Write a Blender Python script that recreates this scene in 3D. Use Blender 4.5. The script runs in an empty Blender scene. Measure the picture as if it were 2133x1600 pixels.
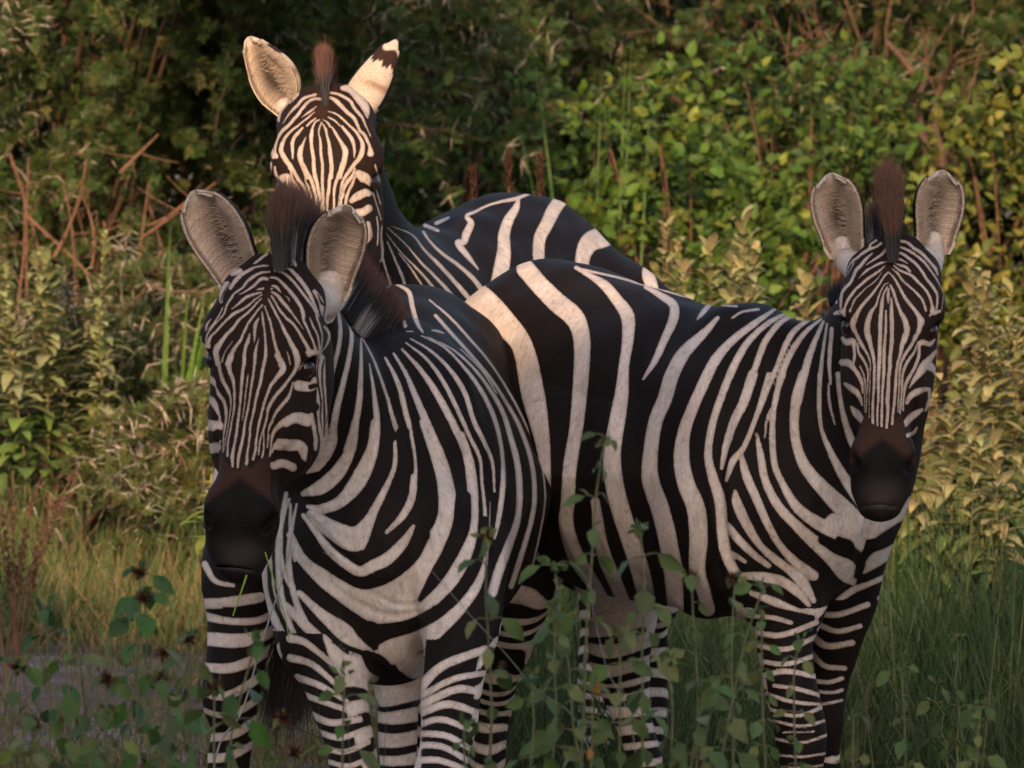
import bpy, math, random
import numpy as np
from mathutils import Vector, Matrix
sc = bpy.context.scene
C = sc.collection
FPX = 16200.0            # focal length in photo pixels (photo is 2133 wide)
CAMH = 2.2
PITCH = math.atan(1186/FPX)

# ---------------------------------------------------------------- camera
cam = bpy.data.objects.new('camera', bpy.data.cameras.new('camera'))
C.objects.link(cam); sc.camera = cam
cam.location = (0, 0, CAMH)
cam.rotation_euler = (math.pi/2 - PITCH, 0, 0)
cam.data.sensor_width = 36
cam.data.lens = 36*FPX/2133
cam.data.clip_start = 0.5
cam.data.clip_end = 500
cam.data.dof.use_dof = True
cam.data.dof.focus_distance = 14.7
cam.data.dof.aperture_fstop = 15

# ---------------------------------------------------------------- light
SUN_EL = math.radians(22)
SUN_AZ = math.radians(8)      # sun stands behind the camera, this far to its left
w = bpy.data.worlds.new('World'); sc.world = w; w.use_nodes = True
nt = w.node_tree; bg = nt.nodes['Background']
sky = nt.nodes.new('ShaderNodeTexSky'); sky.sky_type = 'NISHITA'; sky.sun_disc = False
sky.sun_elevation = SUN_EL
sky.dust_density = 3.0; sky.ozone_density = 0.6; sky.air_density = 1.0
sundir = Vector((-math.sin(SUN_AZ)*math.cos(SUN_EL), -math.cos(SUN_AZ)*math.cos(SUN_EL), math.sin(SUN_EL)))
sky.sun_rotation = math.atan2(sundir.x, sundir.y)
warm = nt.nodes.new('ShaderNodeMix'); warm.data_type = 'RGBA'; warm.blend_type = 'MULTIPLY'
warm.inputs[0].default_value = 1.0
warm.inputs[7].default_value = (1.0, 0.95, 0.96, 1)
nt.links.new(sky.outputs[0], warm.inputs[6]); nt.links.new(warm.outputs[2], bg.inputs[0])
bg.inputs[1].default_value = 0.15
sun = bpy.data.objects.new('sun', bpy.data.lights.new('sun', 'SUN'))
C.objects.link(sun)
sun.data.energy = 2.75; sun.data.angle = math.radians(0.4); sun.data.color = (1.0, 0.67, 0.38)
sun.rotation_euler = sundir.to_track_quat('Z', 'Y').to_euler()
sc.view_settings.view_transform = 'Standard'; sc.view_settings.look = 'None'
sc.view_settings.exposure = 0.94; sc.view_settings.gamma = 1.0
sc.cycles.max_bounces = 5; sc.cycles.diffuse_bounces = 3; sc.cycles.glossy_bounces = 2
sc.cycles.transmission_bounces = 2; sc.cycles.transparent_max_bounces = 4
sc.cycles.caustics_reflective = False; sc.cycles.caustics_refractive = False
# ---------------------------------------------------------------- helpers
rng = np.random.default_rng(7)
SP, CP = math.sin(PITCH), math.cos(PITCH)
def P(px, py, d):
    """point at distance y = d that the photo shows at pixel px, py"""
    u = (px-1066.5)/FPX; v = (800-py)/FPX
    x, y, z = u, CP+v*SP, -SP+v*CP
    k = d/y
    return np.array([x*k, d, CAMH+z*k])
def proj(p):
    x, y, z = p[:, 0], p[:, 1], p[:, 2]-CAMH
    dep = y*CP - z*SP; up = y*SP + z*CP
    return np.stack([1066.5+FPX*x/dep, 800-FPX*up/dep], 1)
def tag(o, label=None, cat=None, group=None, kind=None):
    if label: o['label'] = label
    if cat: o['category'] = cat
    if group: o['group'] = group
    if kind: o['kind'] = kind
    return o
def empty(name, loc=(0, 0, 0), rz=0.0):
    o = bpy.data.objects.new(name, None); C.objects.link(o)
    o.location = loc; o.rotation_euler = (0, 0, rz); o.empty_display_size = 0.2
    return o
def mesh_np(name, V, F, mat=None, parent=None, attrs=None, smooth=True, link=True):
    """V (n,3); F list of (m,k) int arrays; attrs name -> per-vertex float array"""
    if not isinstance(F, (list, tuple)): F = [F]
    F = [f for f in F if len(f)]
    me = bpy.data.meshes.new(name)
    V = np.ascontiguousarray(V, dtype=np.float32)
    me.vertices.add(len(V)); me.vertices.foreach_set('co', V.ravel())
    nl = sum(f.size for f in F); nf = sum(len(f) for f in F)
    me.loops.add(nl); me.polygons.add(nf)
    me.loops.foreach_set('vertex_index', np.concatenate([f.ravel() for f in F]).astype(np.int32))
    tot = np.concatenate([np.full(len(f), f.shape[1]) for f in F]); st = np.concatenate([[0], np.cumsum(tot)[:-1]])
    me.polygons.foreach_set('loop_start', st.astype(np.int32))
    try: me.polygons.foreach_set('loop_total', tot.astype(np.int32))
    except Exception: pass
    me.update(calc_edges=True)
    if smooth: me.polygons.foreach_set('use_smooth', np.ones(nf, bool))
    for k, a in (attrs or {}).items():
        a = np.asarray(a, dtype=np.float32)
        if a.ndim == 2:
            at = me.attributes.new(k, 'FLOAT_COLOR', 'POINT')
            at.data.foreach_set('color', np.concatenate([a, np.ones((len(a), 1), np.float32)], 1).ravel())
        else:
            at = me.attributes.new(k, 'FLOAT', 'POINT'); at.data.foreach_set('value', a)
    if mat: me.materials.append(mat)
    if not link: return me
    o = bpy.data.objects.new(name, me); C.objects.link(o)
    if parent: o.parent = parent
    return o
def nrm(v): v = np.asarray(v, float); return v/np.maximum(np.linalg.norm(v, axis=-1, keepdims=True), 1e-9)
def cr(pts, n=8):
    """Catmull-Rom resample, rows = points with any columns"""
    p = np.asarray(pts, float)
    if len(p) < 3 :
        t = np.linspace(0, 1, n+1)[:, None]; return p[0]*(1-t)+p[-1]*t
    q = np.vstack([2*p[0]-p[1], p, 2*p[-1]-p[-2]]); out = []
    for i in range(1, len(q)-2):
        for t in np.arange(n)/n:
            a, b, c, d = q[i-1], q[i], q[i+1], q[i+2]
            out.append(.5*(2*b+(c-a)*t+(2*a-5*b+4*c-d)*t*t+(3*b-a-3*c+d)*t**3))
    out.append(q[-2]); return np.array(out)

# ---------------------------------------------------------------- materials
def new_mat(name):
    m = bpy.data.materials.new(name); m.use_nodes = True
    nt = m.node_tree; b = nt.nodes['Principled BSDF']
    return m, nt, b
def N(nt, t, **kw):
    n = nt.nodes.new(t)
    for k, v in kw.items(): setattr(n, k, v)
    return n
def L(nt, a, b): nt.links.new(a, b)
def mixc(nt, fac, a, b, mode='MIX'):
    m = N(nt, 'ShaderNodeMix', data_type='RGBA', blend_type=mode)
    for i, v in ((0, fac), (6, a), (7, b)):
        if hasattr(v, 'type') and hasattr(v, 'links'): L(nt, v, m.inputs[i])
        elif i == 0: m.inputs[0].default_value = v
        else: m.inputs[i].default_value = (*v, 1)
    return m.outputs[2]
def mth(nt, op, a, b=0.0, c=None, clamp=False):
    m = N(nt, 'ShaderNodeMath', operation=op, use_clamp=clamp)
    for i, v in enumerate((a, b) if c is None else (a, b, c)):
        if hasattr(v, 'links'): L(nt, v, m.inputs[i])
        else: m.inputs[i].default_value = v
    return m.outputs[0]
def attr(nt, name, col=False):
    n = N(nt, 'ShaderNodeAttribute', attribute_name=name)
    return n.outputs['Color' if col else 'Fac']
def noise(nt, scale, detail=2, rough=.5, vec=None):
    n = N(nt, 'ShaderNodeTexNoise'); n.inputs['Scale'].default_value = scale
    n.inputs['Detail'].default_value = detail; n.inputs['Roughness'].default_value = rough
    if vec is not None: L(nt, vec, n.inputs['Vector'])
    return n.outputs['Fac']
def objco(nt): return N(nt, 'ShaderNodeTexCoord').outputs['Object']
def maprange(nt, v, a, b, c=0, d=1):
    n = N(nt, 'ShaderNodeMapRange'); L(nt, v, n.inputs[0])
    for i, x in enumerate((a, b, c, d)): n.inputs[i+1].default_value = x
    return n.outputs[0]
def bump(nt, b, h, strength, dist):
    n = N(nt, 'ShaderNodeBump'); n.inputs['Strength'].default_value = strength; n.inputs['Distance'].default_value = dist
    L(nt, h, n.inputs['Height']); L(nt, n.outputs[0], b.inputs['Normal'])

def coat_material(name):
    m, nt, b = new_mat(name)
    oc = objco(nt)
    f = attr(nt, 'stripe'); muz = attr(nt, 'muzzle'); br = attr(nt, 'brown')
    # furry edge of the stripes (metres)
    e = mth(nt, 'MULTIPLY', mth(nt, 'SUBTRACT', noise(nt, 260, 2, .6, oc), .5), .0030)
    e2 = mth(nt, 'MULTIPLY', mth(nt, 'SUBTRACT', noise(nt, 60, 2, .5, oc), .5), .0018)
    ff = mth(nt, 'ADD', f, mth(nt, 'ADD', e, e2))
    wfac = maprange(nt, ff, .0009, -.0009)
    n1 = noise(nt, 9, 3, .6, oc); n2 = noise(nt, 55, 3, .6, oc)
    hair = noise(nt, 420, 2, .6, oc)
    white = mixc(nt, maprange(nt, noise(nt, 14, 4, .7, oc), .35, .65), (.60, .53, .49), (.52, .455, .41))
    white = mixc(nt, maprange(nt, n2, .55, .8), white, (.33, .275, .235))
    white = mixc(nt, mth(nt, 'MULTIPLY', br, .75, clamp=True), white, (.20, .095, .045))
    mp = N(nt, 'ShaderNodeMapping'); L(nt, oc, mp.inputs[0]); mp.inputs['Scale'].default_value = (1, 1, .28)
    st1 = noise(nt, 210, 3, .7, mp.outputs[0]); st2 = noise(nt, 45, 3, .65, mp.outputs[0])
    white = mixc(nt, 1.0, white, mixc(nt, maprange(nt, st1, .3, .7), (.80, .78, .76), (1.12, 1.12, 1.12)), 'MULTIPLY')
    white = mixc(nt, 1.0, white, mixc(nt, maprange(nt, st2, .3, .7), (.86, .83, .80), (1.08, 1.08, 1.08)), 'MULTIPLY')
    white = mixc(nt, mth(nt, 'MULTIPLY', maprange(nt, ff, -.0045, -.0006), .45), white, (.20, .13, .09))
    black = mixc(nt, maprange(nt, n1, .35, .7), (.0075, .0054, .0052), (.012, .0082, .0074))
    black = mixc(nt, maprange(nt, hair, .5, .85), black, (.016, .0115, .0095))
    black = mixc(nt, mth(nt, 'MULTIPLY', br, .30, clamp=True), black, (.10, .040, .018))
    col = mixc(nt, wfac, black, white)
    mb = mixc(nt, maprange(nt, hair, .4, .7), (.005, .004, .0042), (.008, .0065, .0065))
    mbr = mixc(nt, maprange(nt, hair, .35, .75), (.030, .0145, .010), (.052, .025, .017))
    mcol = mixc(nt, maprange(nt, muz, 1.10, 1.42), mbr, mb)
    mf = maprange(nt, mth(nt, 'ADD', muz, mth(nt, 'MULTIPLY', mth(nt, 'SUBTRACT', noise(nt, 150, 2, .6, oc), .5), .6)), .85, 1.02)
    col = mixc(nt, mf, col, mcol)
    chin = attr(nt, 'chin')
    col = mixc(nt, chin, col, mixc(nt, maprange(nt, hair, .3, .7), (.050, .038, .036), (.095, .074, .068)))
    L(nt, col, b.inputs['Base Color'])
    b.inputs['Roughness'].default_value = .62
    L(nt, mth(nt, 'ADD', mth(nt, 'MULTIPLY', wfac, .10), .07), b.inputs['Specular IOR Level'])
    h = mth(nt, 'ADD', mth(nt, 'MULTIPLY', st1, .8), mth(nt, 'MULTIPLY', noise(nt, 90, 3, .6, oc), 1.0))
    bump(nt, b, h, .5, .0022)
    return m
def simple_mat(name, col, rough=.6, spec=.3, var=.25, scale=40, sheen=0):
    m, nt, b = new_mat(name)
    n = noise(nt, scale, 3, .6, objco(nt))
    L(nt, mixc(nt, maprange(nt, n, .3, .7), tuple(c*(1-var) for c in col), tuple(c*(1+var) for c in col)), b.inputs['Base Color'])
    b.inputs['Roughness'].default_value = rough; b.inputs['Specular IOR Level'].default_value = spec
    if sheen: b.inputs['Sheen Weight'].default_value = sheen
    return m
def vcol_mat(name, rough=.65, spec=.2, trans=0.0, hair=False):
    """colour comes from the per-vertex pigment attribute 'pig'"""
    m, nt, b = new_mat(name)
    c = attr(nt, 'pig', True)
    n = noise(nt, 300 if hair else 35, 2, .6, objco(nt))
    c2 = mixc(nt, maprange(nt, n, .3, .7), (.78, .78, .78), (1.2, 1.2, 1.2)); c = mixc(nt, 1.0, c, c2, 'MULTIPLY')
    L(nt, c, b.inputs['Base Color']); b.inputs['Roughness'].default_value = rough
    b.inputs['Specular IOR Level'].default_value = spec
    if trans:
        t = N(nt, 'ShaderNodeBsdfTranslucent'); L(nt, c, t.inputs['Color'])
        mx = N(nt, 'ShaderNodeMixShader'); mx.inputs[0].default_value = trans
        L(nt, b.outputs[0], mx.inputs[1]); L(nt, t.outputs[0], mx.inputs[2])
        L(nt, mx.outputs[0], nt.nodes['Material Output'].inputs[0])
    return m

# ---------------------------------------------------------------- implicit surface kit
class SDF:
    def __init__(s): s.prims = []
    def chain(s, g, pts, k=.03, lat=None, fac=1.0, n=5):
        """pts rows (x,y,z,r); lat: direction squeezed by fac"""
        s.prims.append(('chain', g, k, cr(pts, n), None if lat is None else nrm(lat), fac))
    def ell(s, g, c, R, r, k=.02, sub=False):
        s.prims.append(('ell', g, k, np.asarray(c, float), np.asarray(R, float), np.asarray(r, float), sub))
    def loft(s, g, O, A, U, W, tab, k=.03, n=6, gable=0.0):
        """tab rows: t, centre offset along W, half width (U), half height (W), exponent"""
        s.prims.append(('loft', g, k, np.asarray(O, float), nrm(A), nrm(U), nrm(W), cr(tab, n), gable))
    @staticmethod
    def bbox(p):
        if p[0] == 'chain':
            q = p[3]; r = q[:, 3:4]*max(1, 1/p[5]); m = .05
            return (q[:, :3]-r-m).min(0), (q[:, :3]+r+m).max(0)
        if p[0] == 'ell':
            e = np.abs(p[4].T) @ p[5]; return p[3]-e-.05, p[3]+e+.05
        _, g, k, O, A, U, W, t, _ = p
        c = O+A*t[:, 0:1]+W*t[:, 1:2]
        e = np.abs(U)*t[:, 2:3]+np.abs(W)*t[:, 3:4]+.06
        return (c-e).min(0), (c+e).max(0)
    @staticmethod
    def ev(p, X, Y, Z):
        if p[0] == 'chain':
            q = p[3].astype(np.float32); D = None
            for a, b in zip(q[:-1], q[1:]):
                ab = b[:3]-a[:3]; L2 = max(float(ab@ab), 1e-9)
                px, py, pz = X-a[0], Y-a[1], Z-a[2]
                t = np.clip((px*ab[0]+py*ab[1]+pz*ab[2])/L2, 0, 1)
                dx, dy, dz = px-ab[0]*t, py-ab[1]*t, pz-ab[2]*t
                if p[4] is not None:
                    l = (dx*p[4][0]+dy*p[4][1]+dz*p[4][2])*(1/p[5]-1)
                    dx = dx+l*p[4][0]; dy = dy+l*p[4][1]; dz = dz+l*p[4][2]
                d = np.sqrt(dx*dx+dy*dy+dz*dz)-(a[3]+(b[3]-a[3])*t)
                D = d if D is None else np.minimum(D, d)
            return D
        if p[0] == 'ell':
            c, R, r = p[3], p[4], p[5]
            x, y, z = X-c[0], Y-c[1], Z-c[2]
            q = [(x*R[i][0]+y*R[i][1]+z*R[i][2])/r[i] for i in range(3)]
            k0 = np.sqrt(q[0]**2+q[1]**2+q[2]**2)
            k1 = np.sqrt(sum((q[i]/r[i])**2 for i in range(3)))
            return k0*(k0-1)/np.maximum(k1, 1e-6)
        _, g, k, O, A, U, W, tb, gb = p
        x, y, z = X-O[0], Y-O[1], Z-O[2]
        t = x*A[0]+y*A[1]+z*A[2]; u = x*U[0]+y*U[1]+z*U[2]; v = x*W[0]+y*W[1]+z*W[2]
        T = tb[:, 0]
        c = np.interp(t, T, tb[:, 1]); a = np.interp(t, T, tb[:, 2]); h = np.interp(t, T, tb[:, 3]); n = np.interp(t, T, tb[:, 4])
        if gb: a = a*(1-gb*np.clip(((v-c)/h+.1)/.5, 0, 1))
        q = (np.abs(u/a)**n+np.abs((v-c)/h)**n)**(1/n)
        d = (q-1)*np.minimum(a, h)
        e = np.maximum(T[0]-t, t-T[-1])
        return np.where(e > 0, np.sqrt(np.maximum(d, 0)**2+np.maximum(e, 0)**2)+.0, d).astype(np.float32)
    def value(s, V, group=None):
        X, Y, Z = [V[:, i].astype(np.float32) for i in range(3)]
        D = np.full(len(V), 1.0, np.float32)
        for p in s.prims:
            if group and p[1] not in group: continue
            if p[0] == 'ell' and p[6]: continue
            lo, hi = s.bbox(p)
            m = np.all((V > lo-.25) & (V < hi+.25), axis=1)
            if not m.any(): continue
            D[m] = np.minimum(D[m], s.ev(p, X[m], Y[m], Z[m]))
        return D
    def mesh(s, xs, ys, zs):
        F = np.full((len(xs), len(ys), len(zs)), .5, np.float32)
        for p in s.prims:
            lo, hi = s.bbox(p)
            sl = []
            for ax, a, b in ((xs, lo[0], hi[0]), (ys, lo[1], hi[1]), (zs, lo[2], hi[2])):
                i0 = max(0, np.searchsorted(ax, a)-1); i1 = min(len(ax), np.searchsorted(ax, b)+1); sl.append(slice(i0, i1))
            if any(q.stop <= q.start for q in sl): continue
            X = xs[sl[0]][:, None, None]; Y = ys[sl[1]][None, :, None]; Z = zs[sl[2]][None, None, :]
            G = F[sl[0], sl[1], sl[2]]
            X, Y, Z = np.broadcast_arrays(X, Y, Z)
            d = s.ev(p, X, Y, Z).astype(np.float32); k = p[2]
            if p[0] == 'ell' and p[6]:
                h = np.clip(.5-.5*(G+d)/k, 0, 1); F[sl[0], sl[1], sl[2]] = G*(1-h)-d*h+k*h*(1-h)
            else:
                h = np.clip(.5+.5*(G-d)/k, 0, 1); F[sl[0], sl[1], sl[2]] = G*(1-h)+d*h-k*h*(1-h)
        return nets(F, xs, ys, zs)
def nets(F, xs, ys, zs):
    S = F < 0
    nx, ny, nz = F.shape
    c = sum(S[i:nx-1+i, j:ny-1+j, k:nz-1+k].astype(np.int8) for i in (0, 1) for j in (0, 1) for k in (0, 1))
    act = (c > 0) & (c < 8)
    I, J, K = np.nonzero(act)
    idx = np.full(act.shape, -1, np.int32); idx[I, J, K] = np.arange(len(I))
    acc = np.zeros((len(I), 3)); cnt = np.zeros(len(I))
    ax = (xs, ys, zs)
    for d in range(3):
        o = [(0, 0), (0, 1), (1, 0), (1, 1)]
        for a, b in o:
            q0 = [0, 0, 0]; oth = [i for i in range(3) if i != d]; q0[oth[0]] = a; q0[oth[1]] = b
            q1 = list(q0); q1[d] = 1
            f0 = F[I+q0[0], J+q0[1], K+q0[2]]; f1 = F[I+q1[0], J+q1[1], K+q1[2]]
            m = (f0 < 0) != (f1 < 0)
            t = np.where(m, f0/np.where(m, f0-f1, 1), 0)
            base = [I, J, K]
            pos = [ax[e][base[e]+q0[e]] for e in range(3)]
            pos[d] = ax[d][base[d]]*(1-t)+ax[d][base[d]+1]*t
            for e in range(3): acc[:, e] += np.where(m, pos[e], 0)
            cnt += m
    V = acc/cnt[:, None]
    Q = []
    for d in range(3):
        a, b = [(1, 2), (2, 0), (0, 1)][d]
        sl0 = [slice(None)]*3; sl1 = [slice(None)]*3; sl0[d] = slice(0, -1); sl1[d] = slice(1, None)
        s0, s1 = S[tuple(sl0)], S[tuple(sl1)]
        E = np.argwhere(s0 != s1)
        ok = (E[:, a] > 0) & (E[:, b] > 0) & (E[:, a] < F.shape[a]-1) & (E[:, b] < F.shape[b]-1); E = E[ok]
        inside = s0[E[:, 0], E[:, 1], E[:, 2]]
        def cell(da, db):
            q = E.copy(); q[:, a] -= da; q[:, b] -= db; return idx[q[:, 0], q[:, 1], q[:, 2]]
        q = np.stack([cell(1, 1), cell(0, 1), cell(0, 0), cell(1, 0)], 1)
        q[~inside] = q[~inside][:, ::-1]
        Q.append(q)
    return V, np.concatenate(Q)
def laplace(V, F, it, lam=.5):
    e = np.concatenate([F[:, [0, 1]], F[:, [1, 2]], F[:, [2, 3]], F[:, [3, 0]]]); e = np.concatenate([e, e[:, ::-1]])
    cnt = np.bincount(e[:, 0], minlength=len(V))[:, None]
    for _ in range(it):
        A = np.stack([np.bincount(e[:, 0], weights=V[e[:, 1], i], minlength=len(V)) for i in range(3)], 1)
        V = V*(1-lam)+A/np.maximum(cnt, 1)*lam
    return V
def subdivide(V, F):
    """one Catmull-Clark step on a quad mesh, numpy only"""
    fp = V[F].mean(1); nV, nF = len(V), len(F)
    e = np.concatenate([F[:, [0, 1]], F[:, [1, 2]], F[:, [2, 3]], F[:, [3, 0]]])
    fid = np.tile(np.arange(nF), 4)
    es = np.sort(e, 1); key = es[:, 0].astype(np.int64)*nV+es[:, 1]
    u, inv = np.unique(key, return_inverse=True)
    ev = np.stack([u//nV, u % nV], 1)
    cf = np.bincount(inv, minlength=len(u))[:, None]
    fs = np.stack([np.bincount(inv, weights=fp[fid, i], minlength=len(u)) for i in range(3)], 1)
    mid = V[ev].mean(1)
    ep = np.where(cf == 2, (V[ev].sum(1)+fs)/4, mid)
    n = np.bincount(ev.ravel(), minlength=nV)[:, None].astype(float)
    R = np.stack([np.bincount(ev.ravel(), weights=np.repeat(mid[:, i], 2), minlength=nV) for i in range(3)], 1)/np.maximum(n, 1)
    nf = np.bincount(F.ravel(), minlength=nV)[:, None]
    Q = np.stack([np.bincount(F.ravel(), weights=np.repeat(fp[:, i], 4), minlength=nV) for i in range(3)], 1)/np.maximum(nf, 1)
    vp = np.where(n == nf, (Q+2*R+(n-3)*V)/np.maximum(n, 1), V)
    E4 = inv.reshape(4, nF).T+nV; fi = np.arange(nF)+nV+len(u)
    q = np.concatenate([np.stack([F[:, i], E4[:, i], fi, E4[:, (i+3) % 4]], 1) for i in range(4)])
    return np.concatenate([vp, ep, fp]), q
def vnormals(V, F):
    n = np.cross(V[F[:, 2]]-V[F[:, 0]], V[F[:, 3]]-V[F[:, 1]])
    N_ = np.stack([np.bincount(F.ravel(), weights=np.repeat(n[:, i], F.shape[1]), minlength=len(V)) for i in range(3)], 1)
    return nrm(N_)
def spaced(lo, hi, f0, f1, fine, coarse):
    out = [lo]
    while out[-1] < hi:
        x = out[-1]
        d = max(f0-x, x-f1, 0)
        out.append(x+min(coarse, fine+d*.12))
    return np.array(out)
# ---------------------------------------------------------------- zebras
M_eye, nt, b = new_mat('eye_gloss')
b.inputs['Base Color'].default_value = (.012, .006, .004, 1); b.inputs['Roughness'].default_value = .08
M_coat = coat_material('striped_coat')
M_hair = vcol_mat('mane_hair', .55, .3, hair=True)
M_ear = vcol_mat('ear_fur', .75, .15, hair=True)

class Frame:
    def __init__(s, o, heading, scale=1.0):
        s.o = np.array(o, float); s.h = nrm(np.array([*heading, 0.])); s.l = np.array([-s.h[1], s.h[0], 0.]); s.k = scale
    def W(s, a, l, z): return s.o + (s.h*a + s.l*l + np.array([0, 0, z]))*s.k
    def c(s, a, l, z, r): return (*s.W(a, l, z), r*s.k)
def Pc(px, py, d, r): return (*P(px, py, d), r)

TORSO = [(-.68, 1.06, .92, .06), (-.63, 1.15, .82, .15), (-.52, 1.235, .70, .225), (-.36, 1.27, .64, .262), (-.15, 1.245, .60, .285),
         (.05, 1.215, .585, .29), (.22, 1.225, .59, .268), (.37, 1.25, .61, .232), (.50, 1.215, .63, .21), (.60, 1.13, .66, .185),
         (.68, 1.02, .72, .145), (.735, .94, .80, .08)]
HL = .60
SKULL = [(-.03, -.03, .050, .045, 2), (.04, -.022, .084, .062, 2.1), (.12, -.004, .100, .072, 2.2), (.22, .003, .108, .076, 2.4), (.32, .003, .101, .074, 2.5),
         (.42, .0, .080, .070, 2.5), (.52, -.002, .062, .064, 2.4), (.62, -.005, .054, .058, 2.3), (.70, -.008, .055, .054, 2.2), (.77, -.010, .066, .056, 2.2),
         (.84, -.012, .072, .056, 2.2), (.90, -.016, .066, .052, 2.1), (.96, -.024, .054, .044, 2.0), (1.01, -.032, .038, .032, 2.0)]

def build_zebra(z):
    fr = z['frame']; S = SDF(); k = fr.k
    # torso
    tab = [(s_*k, (t+b_)/2*k, w_*k, (t-b_)/2*k, 2.15) for s_, t, b_, w_ in z.get('torso', TORSO)]
    S.loft('torso', fr.o, fr.h, fr.l, np.array([0, 0, 1.]), tab, .03, gable=z.get('gable', .24))
    for a, l, zz, r in z.get('torso_ell', []):
        S.ell('torso', fr.W(a, l, zz), np.array([fr.h, fr.l, [0, 0, 1]]), np.array(r)*k, .06)
    # neck
    S.chain('neck', z['neck'], .07, lat=z.get('neck_lat', fr.l), fac=z.get('neck_fac', .8))
    # legs
    for i, lg in enumerate(z['legs']):
        S.chain('leg%d' % i, lg, .045, n=4)
    # head
    O, T = z['poll'], z['tip']; A = nrm(T-O); HLn = np.linalg.norm(T-O); q = HLn/HL*z.get('hw', 1.0)
    yaw = math.radians(z['yaw']); Nn = np.array([math.sin(yaw), -math.cos(yaw), 0.25]); Nn = nrm(Nn-A*(Nn@A)); X = np.cross(Nn, A)
    hp = lambda t, l, n: O+A*t*HLn+X*l*q+Nn*n*q
    z['hp'] = hp; z['hf'] = (O, A, X, Nn, HLn, q)
    R = np.array([A, X, Nn])
    S.loft('head', O, A, X, Nn, [(t*HLn, c*q, w_*q, h_*q, e) for t, c, w_, h_, e in SKULL], .03)
    for sgn in (-1, 1):
        S.ell('head', hp(.40, sgn*.052, -.068), R, np.array([.180, .056, .085])*q, .03)      # jaw / cheek
        S.ell('head', hp(.255, sgn*.088, .022), R, np.array([.050, .030, .034])*q, .02)       # brow
        S.ell('head', hp(.45, sgn*.066, .010), R, np.array([.085, .016, .020])*q, .025)       # facial crest
        S.ell('head', hp(.825, sgn*.040, .016), R, np.array([.046, .028, .034])*q, .02)       # nostril rim
        S.ell('head', hp(.335, sgn*.104, .018), R, np.array([.021, .015, .018])*q, .016, True)  # eye socket
        Rn = np.array([nrm(A*.85+X*sgn*-.5), nrm(X*sgn*.85+A*.5), Nn])
        S.ell('head', hp(.850, sgn*.063, .026), Rn, np.array([.026, .010, .024])*q, .008, True)  # nostril
        S.ell('head', hp(.93, sgn*.028, -.012), R, np.array([.030, .030, .034])*q, .02)
    S.chain('head', [(*hp(.28, 0, -.10), .058*q), (*hp(.6, 0, -.070), .045*q), (*hp(.85, 0, -.055), .036*q), (*hp(.965, 0, -.052), .034*q)], .03)
    S.ell('head', hp(.988, 0, -.040), R, np.array([.030, .038, .030])*q, .018)
    S.ell('head', hp(1.0, 0, -.020), R, np.array([.0035, .036, .026])*q, .005, True)
    for e in z['ears']:
        B_ = P(*e['base']); A_ = nrm(P(*e['tip'])-B_); sg = 1 if (B_-O)@X > 0 else -1
        S.chain('earbase', [(*hp(.10, sg*.060, -.034), .038*q), (*(B_+np.array([0, .030, 0])-A_*.012), .033*q), (*(B_+np.array([0, .038, 0])+A_*.012), .028*q)], .025)
    if z.get('cheek'):
        c_ = z['cheek']; S.ell('head', hp(*c_[:3]), R, np.array(c_[3:])*q, .03)
    # grid
    lo = np.min([S.bbox(p)[0] for p in S.prims], 0); hi = np.max([S.bbox(p)[1] for p in S.prims], 0); lo[2] = max(lo[2], -.03)
    hb = np.array([hp(t, l, n) for t in (0, 1) for l in (-.1, .1) for n in (-.1, .06)])
    f0, f1 = hb.min(0), hb.max(0)
    hq = z.get('res', (.0036, .0095))
    ax = [spaced(lo[i], hi[i], f0[i], f1[i], *hq) for i in range(3)]
    V, F = S.mesh(*ax)
    # keep the largest sheet only
    V = laplace(V, F, 3, .5)
    V, F = subdivide(V, F)
    N_ = vnormals(V, F)
    nz = 0
    for kx, ky, kz, a_, p_ in ((23, 11, 17, .0022, .3), (-13, 29, 21, .0018, 1.9), (41, 37, -33, .0010, .7), (9, -15, 12, .0028, 2.2)):
        nz = nz+a_*np.sin(V[:, 0]*kx+V[:, 1]*ky+V[:, 2]*kz+p_+1.5*np.sin(V[:, 2]*kx*.6+V[:, 0]*ky*.5))
    hm = np.clip(np.linalg.norm(V-hp(.5, 0, 0), axis=1)/.35, .25, 1)
    V = V+N_*(nz*hm)[:, None]
    # fine relief: fur partings, skin folds, muscle edges live in z['sculpt'] as (centre, radius, push)
    px = proj(V); vis = np.clip(-N_[:, 1]*2, 0, 1); add = np.zeros(len(V))
    for dep, wd, pts in z.get('folds', []):
        Q = cr(pts, 5); lo_, hi_ = Q.min(0)-3*wd, Q.max(0)+3*wd
        ii = np.nonzero(((px > lo_) & (px < hi_)).all(1))[0]; D = np.full(len(ii), 1e9); T_ = np.zeros(len(ii))
        for n_, (a, b_) in enumerate(zip(Q[:-1], Q[1:])):
            ab = b_-a; t = np.clip(((px[ii]-a)@ab)/max(ab@ab, 1e-6), 0, 1); d_ = np.linalg.norm(px[ii]-a-t[:, None]*ab, axis=1)
            T_ = np.where(d_ < D, (n_+t)/(len(Q)-1), T_); D = np.minimum(D, d_)
        x_ = D/wd; add[ii] += dep*(np.exp(-x_*x_)-.35*np.exp(-((x_-2)/.8)**2))*vis[ii]*np.sin(np.pi*np.clip(T_, .04, .96))**.6
    V = V+N_*add[:, None]
    z['V'], z['F'], z['N'], z['S'] = V, F, N_, S
    at = paint(z)
    rt = empty(z['name'], fr.o)
    tag(rt, z['label'], 'zebra', 'zebras standing together')
    z['root'] = rt
    o = np.array(rt.location)
    me = mesh_np('body', V-o, F, M_coat, rt, at)
    add_eyes(z); add_ears(z); add_mane(z)
    add_tail(z)
    return rt
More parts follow.
